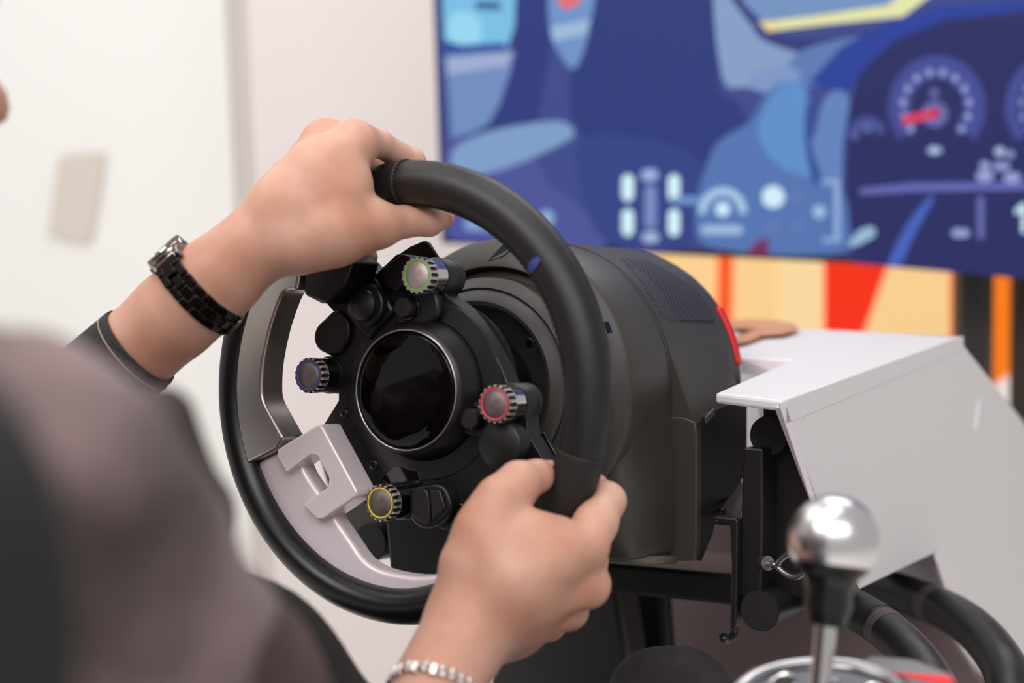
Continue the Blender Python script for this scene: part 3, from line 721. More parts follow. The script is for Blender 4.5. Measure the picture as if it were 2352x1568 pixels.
# shift paddles behind the wheel
pdl = [wl(*p, -.05) for p in [(868, 622), (905, 590), (940, 566), (973, 552), (984, 556), (1012, 600), (1000, 680), (940, 720), (890, 700)]]
obj('shift_paddle', *prism(pdl, -.053, -.050), mat('paddle_black', (10, 10, 12), .25), wh, bevel=.001, **L)
pdr = [wl(*p, -.045) for p in [(1190, 1045), (1226, 1006), (1243, 992), (1250, 993), (1278, 1040), (1320, 1130), (1230, 1160)]]
obj('shift_paddle', *prism(pdr, -.048, -.045), mat('paddle_black', (10, 10, 12), .25), wh, bevel=.001, **L)
obj('hub_back', *lathe([(.058, -.0345), (.056, -.042), (.045, -.048), (.0, -.048)], 64), M_PLATE, wh, smooth='auto', **L)

# ------------------------------------------------------------------ rig frame
rig = thing('rig_frame', 'black steel sim rig frame with tubes and slotted brackets under the wheel base', 'rig', Matrix.Translation(P(1700, 1900, 0.95)))
XR = (RC @ WR).normalized(); XU = (RC @ WU).normalized(); XN = (RC @ WN).normalized(); XB = -XN
def rail(px, py, d, rpx, length, nm, m=M_RIG):
    c = P(px, py, d); r = rpx * d / FPX
    t = obj(nm, *tube([c, c + XB * length], r, 40), m, rig, smooth='auto')
    obj('end_cap', *tube([c + XN * .0012, c + XB * .0005], r * .97, 40), M_RIGM, t, smooth='auto')
    return c, r
cu, ru = rail(1766, 1000, .95, 46, .45, 'upper_rail')
cl, rl = rail(1745, 1402, .93, 47, .45, 'lower_rail')
# left side twins seen through the wheel
rail(852, 1245, 1.02, 44, .35, 'lower_rail')
# slotted upright
def plate(name, pts, d, n, t, m=M_RIG, b=.0015, nrm=None, par=rig, label=None):
    p0 = P(pts[0][0], pts[0][1], d)
    return obj(name, *slab([hit(x, y, p0, n) for x, y in pts], nrm or -n, t), m, par, smooth=False, bevel=b, label=label)
plate('upright', [(1707, 1027), (1752, 1030), (1752, 1180), (1748, 1368), (1698, 1372), (1702, 1180)], .940, XN, .03)
plate('upright', [(1752, 930), (1815, 950), (1880, 1180), (1965, 1362), (1850, 1372), (1752, 1368)], .962, XN, .012, label='wide dark gusset plate')
plate('slot_edge', [(1744, 1075), (1749, 1075), (1753, 1290), (1748, 1290)], .938, XN, .002, mat('bare_steel', (170, 168, 162), .3, metal=.8))
plate('hook_bracket', [(1640, 1186), (1688, 1190), (1694, 1195), (1692, 1380), (1690, 1440), (1676, 1452), (1680, 1300), (1676, 1206), (1640, 1192)], .942, XN, .012)
obj('hook_tip', *tube(smoothpath([P(1687, 1420, .943), P(1688, 1450, .943), P(1680, 1464, .940), P(1666, 1470, .936), P(1662, 1462, .932)], 4), .0030, 10), M_RIG, rig)
# cross bar behind the bracket and under the base
bar = [P(1640, 1190, .90), P(1640, 1240, .90)]
obj('shelf_plate', *slab([P(1642, 1192, .955), P(1694, 1194, .955), P(1722, 1118, 1.09), P(1692, 1096, 1.09)], -Z, .004), M_RIG, rig, smooth=False, bevel=.001)
obj('shelf_plate', *slab([P(1655, 1176, .965), P(1664, 1177, .965), P(1708, 1100, 1.09), P(1700, 1098, 1.09)], Z, .003), M_RIG, rig, smooth=False, bevel=.001)
pb = P(1500, 1330, 1.02)
obj('under_base_shade', *box(P(1470, 1308, 1.10), XR, XU, XN, .13, .011, .05), mat('beam_black', (12, 11, 12), .5), rig, smooth=False, bevel=.003)  # black bar stands in for the shadow beneath the wheel base
mauve = mat('dark_mauve_panel', (112, 94, 97), .45)
p0 = P(1600, 1450, 1.16)
p9 = P(1600, 1450, 1.30)
obj('front_panel', *slab([hit(x, y, p9, XN) for x, y in [(1465, 1180), (1720, 1180), (1930, 1310), (2100, 1330), (2290, 1620), (2400, 2100), (1540, 2100)]], XB, .006), mauve, rig, smooth=False, bevel=.002)
obj('column', *slab([hit(x, y, p0 + XN * .05, XN) for x, y in [(1120, 1330), (1408, 1285), (1440, 1500), (1470, 2100), (1130, 2100)]], XB, .04), mat('dark_column', (46, 41, 42), .45), rig, smooth=False, bevel=.006)
obj('column', *slab([hit(x, y, p0 - XN * .01, XN) for x, y in [(1400, 1280), (1520, 1300), (1580, 2100), (1440, 2100)]], XB, .02), mat('beam_black', (12, 11, 12), .5), rig, smooth=False, bevel=.006)
obj('left_upright', *slab([hit(x, y, P(950, 1270, .96), XN) for x, y in [(882, 1180), (1120, 1200), (1120, 1345), (896, 1345), (893, 1300)]], XB, .05), mat('beam_black', (12, 11, 12), .5), rig, smooth=False, bevel=.003)
obj('left_gusset', *slab([hit(x, y, P(850, 1150, 1.06), XN) for x, y in [(728, 1040), (900, 1040), (905, 1262), (800, 1262), (765, 1170)]], XB, .02), mat('gusset_grey', (62, 58, 56), .5), rig, smooth=False, bevel=.003)
obj('under_plate', *slab([hit(x, y, P(950, 1200, .99), XN) for x, y in [(930, 1200), (1300, 1215), (1300, 1260), (950, 1245)]], XB, .05), M_BLACK, rig, smooth=False, bevel=.004)
# bent tubes on the right
for pts, rp in (([(1900, 1370, .99), (1965, 1400, .95), (2030, 1441, .91), (2090, 1496, .87), (2137, 1558, .84), (2165, 1630, .81), (2175, 1760, .79)], 50),
                ([(1955, 1335, 1.24), (2050, 1356, 1.20), (2140, 1387, 1.15), (2220, 1430, 1.08), (2283, 1494, 1.02), (2320, 1574, .98), (2335, 1750, .95)], 60)):
    q = smoothpath([P(*p) for p in pts], 8)
    t = obj('bent_tube', *tube(q, rp * .86 / FPX, 32), M_RIG, rig, smooth='auto')
    s = pts[2]; i = 16
    obj('sleeve', *tube(q[2:i], rp * .86 / FPX * 1.02, 32), mat('sleeve_black', (16, 14, 15), .55), t, smooth='auto')
    obj('collar', *tube(q[i:i + 3], rp * .86 / FPX * 1.01, 32), mat('collar_mauve', (64, 52, 56), .5), t, smooth='auto')
# wing bolt
wbm = mat('bolt_steel', (150, 144, 144), .25, metal=.9)
wb = obj('wing_bolt', *tube([P(1752, 1293, .935), P(1764, 1293, .929)], .0048, 24), wbm, rig, smooth='auto')
obj('bolt_shank', *tube([P(1758, 1293, .932), P(1790, 1300, .922)], .0022, 12), wbm, wb)
obj('wing', *tube(smoothpath([P(1785, 1299, 0.923), P(1797, 1281, 0.919), P(1820, 1270, 0.915), P(1842, 1278, 0.912), P(1850, 1296, 0.910), P(1843, 1318, 0.911), P(1822, 1325, 0.915), P(1800, 1315, 0.920), P(1785, 1301, 0.923)], 5), .0021, 10), wbm, wb)
# ------------------------------------------------------------------ gear shifter
gs = thing('gear_shifter', 'chrome ball gear lever with black collar and gated silver plate in the lower right corner', 'gear lever', Matrix.Translation(P(1890, 1600, .68)))
ks = .68 / FPX
kc = P(1915, 1240, .68)
ax = (P(1919, 1240, .68) - P(1890, 1560, .672)).normalized()
def onaxis(prof, c, a, n=48):               # profile (r, h) about axis a
    u = a.orthogonal().normalized(); b = a.cross(u); v = []; f = []; m = len(prof)
    for r, h in prof:
        for i in range(n):
            t = 2 * math.pi * i / n; v.append(c + a * h + (u * math.cos(t) + b * math.sin(t)) * r)
    for j in range(m - 1):
        for i in range(n): f.append([j * n + i, j * n + (i + 1) % n, (j + 1) * n + (i + 1) % n, (j + 1) * n + i])
    f += [list(range(n))[::-1], [(m - 1) * n + i for i in range(n)]]
    return v, f
R0 = 105 * ks
prof = [(R0 * math.cos(t), R0 * math.sin(t)) for t in np.linspace(math.radians(-32), math.radians(89.5), 28)]
obj('ball_top', *onaxis(prof, kc, ax, 64), mat('ball_silver', (222, 218, 220), .27, metal=1.0), gs, smooth='auto')
prof = [(.033 * 105 * ks / .033 * math.cos(math.radians(-32)) , R0 * math.sin(math.radians(-32)))]
prof = [(R0 * math.cos(t) * .995, R0 * math.sin(t)) for t in np.linspace(math.radians(-32), math.radians(-52), 8)]
prof = [(60 * ks * .9, -140 * ks), (62 * ks, -100 * ks)] + prof[::-1]
prof = [(50 * ks, -168 * ks), (54 * ks, -150 * ks), (52 * ks, -120 * ks)] + prof[2:]
obj('ball_base', *onaxis(prof, kc, ax, 64), mat('knob_black', (14, 13, 14), .3), gs, smooth='auto')
obj('collar', *onaxis([(40 * ks, -195 * ks), (45 * ks, -190 * ks), (46 * ks, -122 * ks), (40 * ks, -118 * ks)], kc, ax), mat('knob_gloss', (12, 11, 12), .15), gs, smooth='auto')
obj('shaft', *tube([kc - ax * (185 * ks), kc - ax * (440 * ks)], 24 * ks, 32), M_CHROME, gs, smooth='auto')
# gate plate: flat plate with a raised ring, slots and sloped back
gc = P(1880, 1630, .668); GS = .72; gx = XR; gn = (Z + XN * .12).normalized(); gy = gn.cross(gx).normalized()
def gp(x, y, z): return gc + gx * (x * GS) + gy * (y * GS) + gn * (z * GS)
pl = [(gp(.062 * math.cos(t) * 1.0, .062 * math.sin(t), 0)) for t in np.linspace(0, 2 * math.pi, 48, endpoint=False)]
obj('gate_plate', *slab(pl, gn, .006 * GS), mat('gate_silver', (120, 120, 124), .35, metal=.7), gs, smooth=False, bevel=.002)
v, f = lathe([(.058, .006), (.060, .0105), (.056, .0115), (.050, .0085), (.049, .006)], 64, close=True)
obj('gate_ring', [gp(*p) for p in v], f, mat('gate_chrome', (168, 168, 172), .22, metal=1.0), gs)
for i, sx in enumerate((-.030, 0, .030)):
    for sy in (-.022, .016):
        pts = [gp(sx + .0065 * math.cos(t), sy + .016 * math.sin(t), .0062) for t in np.linspace(0, 2 * math.pi, 16, endpoint=False)]
        obj('gate_slot', *slab(pts, gn, .0008), mat('slot_dark', (10, 9, 11), .6), gs, smooth=False)
        v, f = lathe([(.0070, .006), (.0088, .0085), (.0105, .006)], 24, close=True)
        obj('slot_rim', [gp(sx + a * .95, sy + b * 1.75, c) for a, b, c in v], f, M_CHROME, gs)
body = [gp(x, y, -.001) for x, y in [(-.06, -.06), (.06, -.06), (.085, .02), (.078, .055), (.045, .072), (-.0, .07), (-.055, .045)]]
obj('shifter_body', *slab(body, -gn, .06), mat('shifter_grey', (120, 118, 120), .6, bump=.6, bscale=900), gs, smooth=False, bevel=.008, seg=4)
top2 = [gp(x, y, .001) for x, y in [(.012, .050), (.060, .030), (.082, .030), (.074, .056), (.045, .072), (.012, .070)]]
obj('textured_shoulder', *slab(top2, gn, .010 * GS), mat('cast_grey', (128, 126, 128), .55, metal=.2, bump=.8, bscale=700), gs, smooth=False, bevel=.004)
rd = [gp(x, y, .0112) for x, y in [(.036, .043), (.074, .033), (.078, .040), (.074, .047)]]
obj('red_mark', *slab(rd, gn, .0008), mat('red_paint', (226, 30, 34), .4), gs, smooth=False)

# ------------------------------------------------------------------ skin
def skin_material():
    m = mat('skin', (205, 160, 134), .5, sss=.12, bump=.10, bscale=900)
    nt = m.node_tree; b = nt.nodes['Principled BSDF']
    tc = nt.nodes.new('ShaderNodeTexCoord')
    n = nt.nodes.new('ShaderNodeTexNoise'); n.inputs['Scale'].default_value = 19; n.inputs['Detail'].default_value = 5
    nt.links.new(tc.outputs['Object'], n.inputs['Vector'])
    r = nt.nodes.new('ShaderNodeValToRGB')
    r.color_ramp.elements[0].position = .3; r.color_ramp.elements[1].position = .72
    r.color_ramp.elements[0].color = (*lin((192, 134, 108)), 1); r.color_ramp.elements[1].color = (*lin((214, 170, 152)), 1)
    nt.links.new(n.outputs['Fac'], r.inputs['Fac']); nt.links.new(r.outputs['Color'], b.inputs['Base Color'])
    return m
M_SKIN = skin_material()
WRn, WUn, WNn, WCn = (np.array(q) for q in (WR, WU, WN, WC))
def rim_sdf(Q):
    q = Q - WCn; x = q @ WRn; y = q @ WUn; z = q @ WNn
    rr = np.sqrt(x * x + y * y); a = np.degrees(np.arctan2(y, x))
    tab = np.array([rim_par(t) for t in range(-180, 181)])
    rc = np.interp(a, np.arange(-180, 181), tab[:, 0]); wv = np.interp(a, np.arange(-180, 181), tab[:, 1])
    k = np.sqrt(((rr - rc) / wv) ** 2 + (z / .0140) ** 2)
    return (k - 1) * np.minimum(wv, .0140)
def hand(palm, fingers, lo, hi, h, extra=None):
    palm = [nodes(c) for c in palm]; fingers = [nodes(c) for c in fingers]
    def fn(Q):
        A = None
        for c in palm:
            d = chain(Q, c, .010); A = d if A is None else smin(A, d, .008)
        B = None
        for c in fingers:
            d = chain(Q, c, .004); B = d if B is None else smin(B, d, .0015)
        F = smin(A, B, .007)
        if extra is not None: F = extra(Q, F)
        return np.maximum(F, -(rim_sdf(Q) - .0002))
    l, u = bounds(palm + fingers, .006)
    return grow(fn, l, u, h, 4)

# left hand on the upper left of the rim, seen from the thumb side
LW = .850
left_palm = [
    [(225, 880, .86, 84), (325, 793, .857, 91), (400, 726, .853, 96), (465, 668, .850, 95), (520, 622, .848, 88), (570, 575, .846, 80)],
    [(570, 575, .846, 78), (662, 482, .846, 84), (740, 398, .846, 78), (806, 338, .852, 56)],      # index bone
    [(575, 565, .853, 68), (672, 442, .860, 64), (748, 334, .870, 58)],                            # middle bone
    [(575, 570, .860, 62), (668, 454, .875, 54), (708, 370, .888, 44)],                            # ring bone
    [(590, 582, .850, 62), (685, 545, .842, 78), (770, 525, .842, 80), (836, 510, .848, 58)],      # thumb bone
    [(700, 470, .842, 78), (780, 440, .843, 68), (806, 418, .846, 44)],                            # web
]
left_fingers = [
    [(818, 327, .856, 51), (868, 328, .872, 31), (944, 373, .897, 32), (958, 412, .912, 31), (955, 470, .912, 28)],    # index
    [(752, 328, .873, 50), (805, 350, .900, 42), (868, 388, .926, 36), (880, 450, .930, 33), (872, 500, .915, 28)],    # middle
    [(704, 368, .893, 42), (740, 385, .920, 40), (790, 425, .940, 34), (812, 500, .935, 31), (835, 560, .915, 27)],    # ring
    [(668, 428, .905, 32), (700, 440, .930, 32), (735, 485, .945, 31), (790, 550, .935, 27), (846, 590, .912, 22)],    # little
    [(800, 520, .846, 66), (870, 517, .853, 52), (935, 508, .866, 35), (985, 507, .874, 34), (1014, 500, .882, 25), (1026, 498, .886, 18)],  # thumb
]
VL, QL = hand(left_palm, left_fingers, None, None, .0013)

right_palm = [
    [(940, 1780, .700, 112), (985, 1640, .738, 96), (1010, 1560, .752, 92), (1055, 1485, .766, 95), (1090, 1420, .774, 100)],
    [(1085, 1425, .776, 96), (1180, 1330, .772, 92), (1270, 1280, .776, 68), (1340, 1258, .786, 52)],     # index bone
    [(1085, 1440, .780, 92), (1200, 1370, .778, 80), (1346, 1343, .792, 50)],                             # middle bone
    [(1090, 1450, .786, 88), (1200, 1410, .790, 70), (1303, 1400, .806, 42)],                             # ring bone
    [(1095, 1465, .795, 78), (1180, 1440, .805, 64), (1255, 1428, .820, 40)],                             # little bone
    [(1065, 1420, .780, 80), (1090, 1300, .778, 72), (1128, 1200, .782, 64)],                             # thumb bone
    [(1150, 1260, .774, 70), (1220, 1235, .778, 56), (1280, 1232, .782, 46)],                             # web
]
right_fingers = [
    [(1342, 1257, .788, 52), (1368, 1200, .800, 50), (1394, 1150, .815, 42), (1360, 1122, .838, 36), (1300, 1118, .848, 30)],   # index
    [(1348, 1342, .794, 50), (1352, 1285, .820, 42), (1350, 1230, .845, 38), (1330, 1190, .852, 33), (1262, 1172, .842, 26), (1226, 1164, .832, 20)],   # middle
    [(1306, 1400, .808, 43), (1325, 1345, .838, 40), (1335, 1290, .858, 35), (1280, 1245, .860, 30), (1230, 1225, .848, 26)],   # ring
    [(1262, 1430, .822, 36), (1290, 1380, .850, 34), (1280, 1330, .865, 30), (1230, 1290, .860, 27)],                           # little
    [(1110, 1220, .780, 68), (1150, 1150, .784, 58), (1192, 1110, .790, 50), (1232, 1094, .800, 37), (1262, 1086, .812, 30)],   # thumb
]
VR, QR = hand(right_palm, right_fingers, None, None, .0013)

# trunk, upper arms, neck and head: coarser, mostly under the clothes and outside the frame
RSH = nodes([(-20, 1090, .38, 300)])[0][0]
WRc = np.array(WR); WUc = np.array(WU); WBc = -np.array(WN)
LSH = RSH - WRc * .345
LEL = np.array(PC(-160, 1180, .80)); REL = np.array(PC(640, 2000, .60))
MID = (RSH + LSH) / 2
PEL = MID - WUc * .47 + WBc * .12
HEAD = np.array(PC(-552, 30, .56))
def trunk(Q, g=0.0, soft=.05, arms=True):
    F = smin(cone(Q, MID - WUc * .05 - WRc * .07, PEL, .095 + g, .105 + g), cone(Q, MID - WUc * .05 + WRc * .07, PEL + WRc * .04, .085 + g, .100 + g), soft)
    F = smin(F, cone(Q, MID - WUc * .01 - WRc * .10, MID - WUc * .01 + WRc * .08, .055 + g, .05 + g), soft)
    F = smin(F, cone(Q, LSH + WRc * .02, LEL, .048 + g, .040 + g), .03)
    return F
HEAD = HEAD
def torso_fn(Q):
    F = trunk(Q)
    F = smin(F, cone(Q, RSH - WUc * .004 - WRc * .012, REL, .030, .034), .03)
    F = smin(F, cone(Q, LEL, np.array(PC(225, 880, .86)), .036, .027), .02)
    F = smin(F, cone(Q, REL, np.array(PC(940, 1780, .70)), .034, .022), .02)
    nb = MID + WUc * .02; 
    F = smin(F, cone(Q, nb, HEAD - WUc * .05 - WBc * .015, .050, .048), .02)
    hd = cone(Q, HEAD + WUc * .035 - WBc * .02, HEAD + WUc * .03 + WBc * .02, .078, .072)
    hd = smin(hd, cone(Q, HEAD - WUc * .02 + WBc * .02, HEAD - WUc * .075 + WBc * .055, .058, .028), .04)
    hd = smin(hd, cone(Q, HEAD + WUc * .005 + WBc * .085, HEAD - WUc * .02 + WBc * .108, .008, .012), .015)
    for s in (-1, 1):
        hd = smin(hd, cone(Q, HEAD + WRc * .074 * s + WUc * .012, HEAD + WRc * .076 * s - WUc * .022, .011, .008), .008)
        hd = np.maximum(hd, -(cone(Q, HEAD + WRc * .032 * s + WBc * .098 + WUc * .012, HEAD + WRc * .030 * s + WBc * .098 + WUc * .012, .012, .012)))
    hd = smin(hd, cone(Q, HEAD - WUc * .048 + WBc * .082 - WRc * .015, HEAD - WUc * .048 + WBc * .082 + WRc * .015, .008, .008), .008)
    return smin(F, hd, .02)
allp = [RSH, LSH, LEL, REL, PEL, HEAD, np.array(PC(225, 880, .86)), np.array(PC(960, 1690, .70))]
VT, QT = grow(torso_fn, np.min(allp, 0) - .15, np.max(allp, 0) + .15, .0065, 2)
person = thing('person', 'driver in a faded grey jacket seen over the shoulder, both hands on the wheel', 'person', Matrix.Translation(P(-300, 2200, .6)))
V = np.concatenate([VT, VL, VR]); Q = np.concatenate([QT, QL + len(VT), QR + len(VT) + len(VL)])
def room(V): return [MC @ Vector(v) for v in V]
obj('body', room(V), Q.tolist(), M_SKIN, person)
# hair
def hair_fn(Q):
    F = smin(cone(Q, HEAD + WUc * .045 - WBc * .03, HEAD + WUc * .055 + WBc * .03, .086, .074), cone(Q, HEAD - WUc * .0 - WBc * .035, HEAD - WUc * .05 - WBc * .035, .074, .056), .02)
    F = F + .002 * np.sin(Q[:, 0] * 260 + 40 * Q[:, 1]) * np.sin(Q[:, 2] * 210)
    face = cone(Q, HEAD - WUc * .01 + WBc * .085, HEAD - WUc * .09 + WBc * .06, .072, .072)
    return np.maximum(F, -face)
VH, QH = grow(hair_fn, HEAD - .17, HEAD + .17, .006, 2)
obj('hair', room(VH), QH.tolist(), mat('dark_hair', (32, 24, 22), .5, bump=.6, bscale=300), person)

# jacket: faded cloth over shoulders, both sleeves
jk = [nodes(c) for c in ([(-20, 1090, .38, 368), (98, 1068, .385, 300), (250, 1320, .43, 290), (420, 1664, .50, 290), (620, 2000, .58, 280)],)]
def jacket_fn(Q):
    F = trunk(Q, .014)
    d = chain(Q, jk[0], .006)
    x, y, z = Q[:, 0], Q[:, 1], Q[:, 2]
    F = smin(F, d, .010)
    F = smin(F, cone(Q, LEL, np.array(PC(200, 902, .862)), .046, .0275), .02)
    F = smin(F, cone(Q, REL, np.array(PC(900, 1900, .66)), .044, .034), .02)
    F = F + .0030 * np.sin(38 * x - 66 * y + 1.0 + 2 * np.sin(30 * z)) * np.sin(70 * x + 24 * y) + .0016 * np.sin(130 * y + 60 * x + 3 * np.sin(50 * x))
    F = np.maximum(F, (Q - np.array(PC(150, 1400, .285))) @ WNn + .006)          # stays in front of the seat back
    return np.maximum(F, -cone(Q, MID + WUc * .02, HEAD, .056, .07))          # collar opening
VJ, QJ = grow(jacket_fn, np.min(allp[:5] + allp[6:], 0) - .15, np.max(allp[:5] + allp[6:], 0) + .15, .005, 2)
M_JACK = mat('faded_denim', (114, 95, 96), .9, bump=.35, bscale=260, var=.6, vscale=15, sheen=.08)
M_DENIM = mat('charcoal_denim', (46, 43, 45), .85, bump=.8, bscale=1400, var=.5, vscale=500)
obj('jacket', room(VJ), QJ.tolist(), M_JACK, person)
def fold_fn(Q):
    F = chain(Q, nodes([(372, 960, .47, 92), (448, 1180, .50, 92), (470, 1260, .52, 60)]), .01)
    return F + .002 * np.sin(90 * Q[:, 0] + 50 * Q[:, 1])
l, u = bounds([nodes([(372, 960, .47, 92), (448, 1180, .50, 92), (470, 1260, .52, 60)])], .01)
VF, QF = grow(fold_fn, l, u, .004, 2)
obj('jacket_edge_shade', room(VF), QF.tolist(), mat('shaded_denim', (62, 50, 51), .9, bump=.3, bscale=260, var=.3, vscale=30), person, label='dark jacket edge with shadow put into its colour')  # dark piece stands in for the seam shadow along the jacket edge
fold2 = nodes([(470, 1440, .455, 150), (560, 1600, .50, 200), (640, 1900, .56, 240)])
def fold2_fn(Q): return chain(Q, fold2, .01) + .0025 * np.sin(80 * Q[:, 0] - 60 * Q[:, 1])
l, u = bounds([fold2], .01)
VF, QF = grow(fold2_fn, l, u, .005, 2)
obj('lower_sleeve', room(VF), QF.tolist(), mat('maroon_shade_denim', (74, 54, 56), .9, bump=.3, bscale=260, var=.35, vscale=26), person, label='maroon lower sleeve with shadow put into its colour')  # shadow on the lower sleeve is put into a darker cloth colour
# left cuff with its stitched hem
fa = (Vector(PC(325, 793, .857)) - Vector(PC(225, 880, .861))).normalized(); fc = Vector(PC(322, 796, .857))
rc_ = 106 * .857 / FPX
v, f = onaxis([(rc_ * .965, -.004), (rc_ * .97, .0005), (rc_ * 1.0, .0008), (rc_ * 1.02, -.001), (rc_ * 1.03, -.012), (rc_ * 1.05, -.030), (rc_ * 1.10, -.075), (rc_ * 1.0, -.078)], fc, fa, 56)
cf = obj('cuff', room(v), [q for q in f if len(q) == 4], M_DENIM, person, label='dark denim cuff with tan hem stitching')
v, f = onaxis([(rc_ * 1.022, -.0056), (rc_ * 1.036, -.0058), (rc_ * 1.036, -.0062), (rc_ * 1.022, -.0065)], fc, fa, 72)
obj('hem_stitch', room(v), [q for q in f if len(q) == 4], mat('tan_thread', (176, 152, 126), .7), cf)
# black shirt front and trousers
def shirt_fn(Q):
    A = nodes([(380, 1420, .66, 195), (560, 1560, .70, 172), (760, 1760, .74, 190)])
    return chain(Q, A, .04) + .0015 * np.sin(90 * Q[:, 0] + 40 * Q[:, 1])
l, u = bounds([nodes([(380, 1420, .66, 195), (560, 1560, .70, 172), (760, 1760, .74, 190)])], .01)
VS, QS = grow(shirt_fn, l, u, .006, 2)
obj('shirt', room(VS), QS.tolist(), mat('black_cotton', (20, 19, 20), .9, bump=.3, bscale=700), person)
RK = np.array(PC(1545, 1625, .90)); LK = RK - WRc * .27 + WBc * .02 - WUc * .13; RH = PEL + WRc * .09 - WUc * .03; LH = PEL - WRc * .09 - WUc * .03
RF = RK + WBc * .22 - WUc * .36; LF = LK + WBc * .22 - WUc * .36
def trouser_fn(Q):
    F = cone(Q, LH, RH, .095, .095)
    F = smin(F, cone(Q, RH, RK, .082, .036), .03); F = smin(F, cone(Q, LH, LK, .082, .036), .03)
    F = smin(F, cone(Q, RK, RF, .036, .036), .02); F = smin(F, cone(Q, LK, LF, .036, .036), .02)
    return F + .0022 * np.sin(75 * Q[:, 0] + 40 * Q[:, 1] + 2 * np.sin(60 * Q[:, 2])) 
tp = [RK, LK, RH, LH, RF, LF]
VP, QP = grow(trouser_fn, np.min(tp, 0) - .12, np.max(tp, 0) + .12, .006, 2)
obj('trousers', room(VP), QP.tolist(), mat('dark_trousers', (38, 33, 36), .9, bump=.5, bscale=500, var=.3, vscale=60), person)
for nm, Ft in (('shoe', RF), ('shoe', LF)):
    c = MC @ Vector(Ft - WUc * .03)
    v, f = tube([c - XB * .05, c - XB * .02 - XU * .01, c + XB * .06 - XU * .02, c + XB * .15 - XU * .03, c + XB * .19 - XU * .032], [.030, .042, .042, .036, .014], 20)
    obj(nm, v, f, mat('shoe_black', (20, 20, 22), .5), person)
# finger nails on both thumbs
def nail(px, py, d, ux, uy, wx, wy, rz):
    c = Vector(PC(px, py, d)); k = d / FPX
    v, f = lathe([(1e-4, 1), (.5, .85), (.85, .5), (1, 0), (.85, -.5), (.5, -.85), (1e-4, -1)], 20)
    A = Vector((ux, uy, 0)).normalized(); Bv = Vector((-A.y, A.x, 0)); 
    obj('fingernail', room([c + A * (a * wx * k) + Bv * (b * wy * k) + Vector((0, 0, 1)) * (q * rz * k) for a, b, q in v]), f, mat('nail', (222, 140, 130), .25, coat=.3), person)
nail(1029, 500, .879, .8, -.6, 15, 13, 12)
nail(1262, 1071, .806, .95, .1, 22, 12, 10)

# ------------------------------------------------------------------ wrist watch on the left wrist
wt = thing('wrist_watch', 'black link wrist watch with polished case on the left wrist', 'watch', Matrix.Translation(P(465, 668, .85)))
wa = Vector((.746, .666, .10)).normalized()                      # along the forearm, in the camera's axes
wc = Vector(PC(462, 666, .850))
wu = Vector((-.66, .75, .25)); wu = (wu - wa * wu.dot(wa)).normalized(); wv_ = wa.cross(wu)
wr = 100 * .85 / FPX
M_LINK = mat('black_steel', (26, 20, 21), .16, metal=.6)
M_CASE = mat('case_steel', (150, 140, 138), .1, metal=1.0)
NL = 21
for i in range(NL):
    for k, (off, hw, ph, hh) in enumerate(((-.0057, .0024, 0, .0015), (0, .0032, .5, .0017), (.0057, .0024, 0, .0015))):
        a = 2 * math.pi * (i + ph) / NL
        if abs(((math.degrees(a) + 180) % 360) - 180) < 33: continue           # the case sits here
        rr = wr + .0016 + (.0015 if abs(((math.degrees(a) + 180) % 360) - 180) < 60 else 0)
        n = wu * math.cos(a) + wv_ * math.sin(a); t = -wu * math.sin(a) + wv_ * math.cos(a)
        c = wc + n * rr + wa * off
        hl = math.pi * rr / NL * .95
        v, f = box(c, t, wa, n, hl, hw, hh)
        obj('link', room(v), f, M_LINK, wt, smooth=True, bevel=.0007, seg=2)
cc = wc + wu * (wr - .0016) + wa * .001
v, f = onaxis([(.0105, -.001), (.0124, .0012), (.0130, .0062), (.0124, .0072)], cc, wu, 48)
obj('case', room(v), f, M_CASE, wt, smooth='auto')
v, f = onaxis([(.0124, .0070), (.0126, .0082), (.0118, .0092), (.0106, .0092), (.0103, .0084)], cc, wu, 48)
obj('bezel', room(v), f, M_CASE, wt, smooth='auto')
v, f = onaxis([(.0104, .0078), (.0104, .0088), (.0001, .0092)], cc, wu, 40)
obj('crystal', room(v), f, M_GLASS, wt, smooth='auto')
for s in (-1, 1):
    c = cc + wv_ * (.0118 * s) + wu * .0010
    v, f = box(c, wv_, wa, (wu + wv_ * s * -.0).normalized(), .0045, .0074, .0034)
    obj('end_link', room(v), f, M_LINK if s < 0 else M_CASE, wt, bevel=.001)
    for q in (-1, 1):
        c2 = cc + wv_ * (.0118 * s) + wa * (.0086 * q) + wu * .0024
        v, f = box(c2, (wv_ * s - wu * .45).normalized(), wa, (wu + wv_ * s * .45).normalized(), .0052, .0013, .0028)
        obj('lug', room(v), f, M_CASE, wt, bevel=.0008)
v, f = onaxis([(.0001, 0), (.0017, .0002), (.0018, .0014), (.0001, .0016)], cc - wa * .0128 + wu * .0035, -wa, 20)
obj('crown', room(v), f, M_CASE, wt, smooth='auto')
c = wc + (wu * math.cos(2.9) + wv_ * math.sin(2.9)) * (wr + .003)
v, f = box(c, wv_, wa, wu, .006, .0062, .0012); obj('clasp', room(v), f, M_CASE, wt, bevel=.0006)

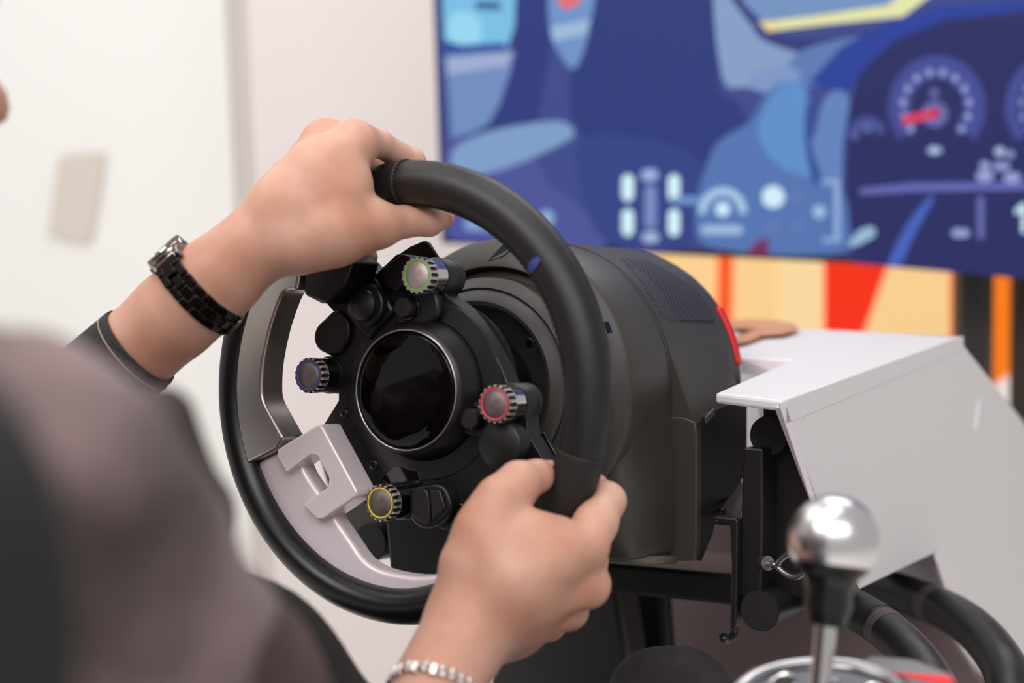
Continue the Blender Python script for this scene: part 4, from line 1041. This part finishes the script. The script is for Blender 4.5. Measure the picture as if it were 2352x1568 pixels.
# ------------------------------------------------------------------ silver bead bracelet on the right wrist
br = thing('bracelet', 'silver bead bracelet around the right wrist', 'bracelet', Matrix.Translation(P(985, 1600, .745)))
ba = (Vector(PC(1010, 1560, .752)) - Vector(PC(985, 1640, .738))).normalized()
bc = Vector(PC(1000, 1592, .746)); 
bu = Vector((0, 0, 1)); bu = (bu - ba * bu.dot(ba)).normalized(); bv_ = ba.cross(bu)
brr = 101 * .746 / FPX
M_BEAD = mat('bead_silver', (226, 214, 208), .18, metal=.95)
NBD = 30
for i in range(NBD):
    a = 2 * math.pi * i / NBD; n = bu * math.cos(a) + bv_ * math.sin(a); t = -bu * math.sin(a) + bv_ * math.cos(a)
    c = bc + n * (brr + .0014) + ba * (.0008 * math.sin(3 * i))
    v, f = box(c, t, ba, n, .0023, .0034, .0022)
    obj('bead', room(v), f, M_BEAD, br, bevel=.0011, seg=3)
v, f = onaxis([(brr - .0002, -.0008), (brr + .0012, -.0008), (brr + .0012, .0008), (brr - .0002, .0008)], bc, ba, 60)
obj('cord', room(v), [q for q in f if len(q) == 4], mat('bead_link', (150, 136, 130), .3, metal=.9), br)

# ------------------------------------------------------------------ racing seat at the left edge
seat = thing('racing_seat', 'black racing seat with rounded side bolster behind the driver at the left edge', 'seat', Matrix.Translation(P(-200, 2400, .33)))
sp = P(150, 1400, .285); 
def ons(px, py): return hit(px, py, sp, XN)
edge = [ons(-240, 780), ons(-70, 800), ons(40, 860), ons(110, 950), ons(168, 1060), ons(206, 1180), ons(226, 1310), ons(232, 1480), ons(230, 1800), ons(200, 2500), ons(110, 3400)]
Lw = -XR * .50
pts = edge + [edge[-1] + Lw, edge[0] + Lw]
obj('backrest', *slab(pts, XN, .055), mat('seat_fabric', (19, 19, 19), .8, bump=.4, bscale=800), seat, bevel=.010, seg=4, angle=60)
cb_ = edge[-1]
obj('cushion', *box(cb_ + Lw * .5 + XB * .28 - XU * .09, XR, XU, XB, .25, .05, .26), MATS['seat_fabric'], seat, bevel=.02, seg=3)
obj('pedestal', *box(Vector((cb_.x, cb_.y, (cb_.z - .13) / 2)) + Lw * .5 + XB * .25, XR, Z, XB, .18, max((cb_.z - .15) / 2, .03), .2), M_RIG, seat, bevel=.005)

# ------------------------------------------------------------------ soft shapes on the far left wall
sgn = thing('wall_poster', 'pale beige poster on the white wall at far left', 'poster', Matrix.Translation(P(180, 600, 2.6)))
pa = P(105, 500, 2.8); pb = P(240, 500, 2.78); pn = Z.cross(pb - pa).normalized()
if pn.dot(CAMPOS - pa) < 0: pn = -pn
def onp(px, py): return hit(px, py, pa, pn)
obj('sheet', *slab([onp(135, 360), onp(240, 350), onp(226, 450), onp(205, 560), onp(110, 540)], -pn, .004), mat('pale_beige', (214, 204, 194), .8), sgn, smooth=False)
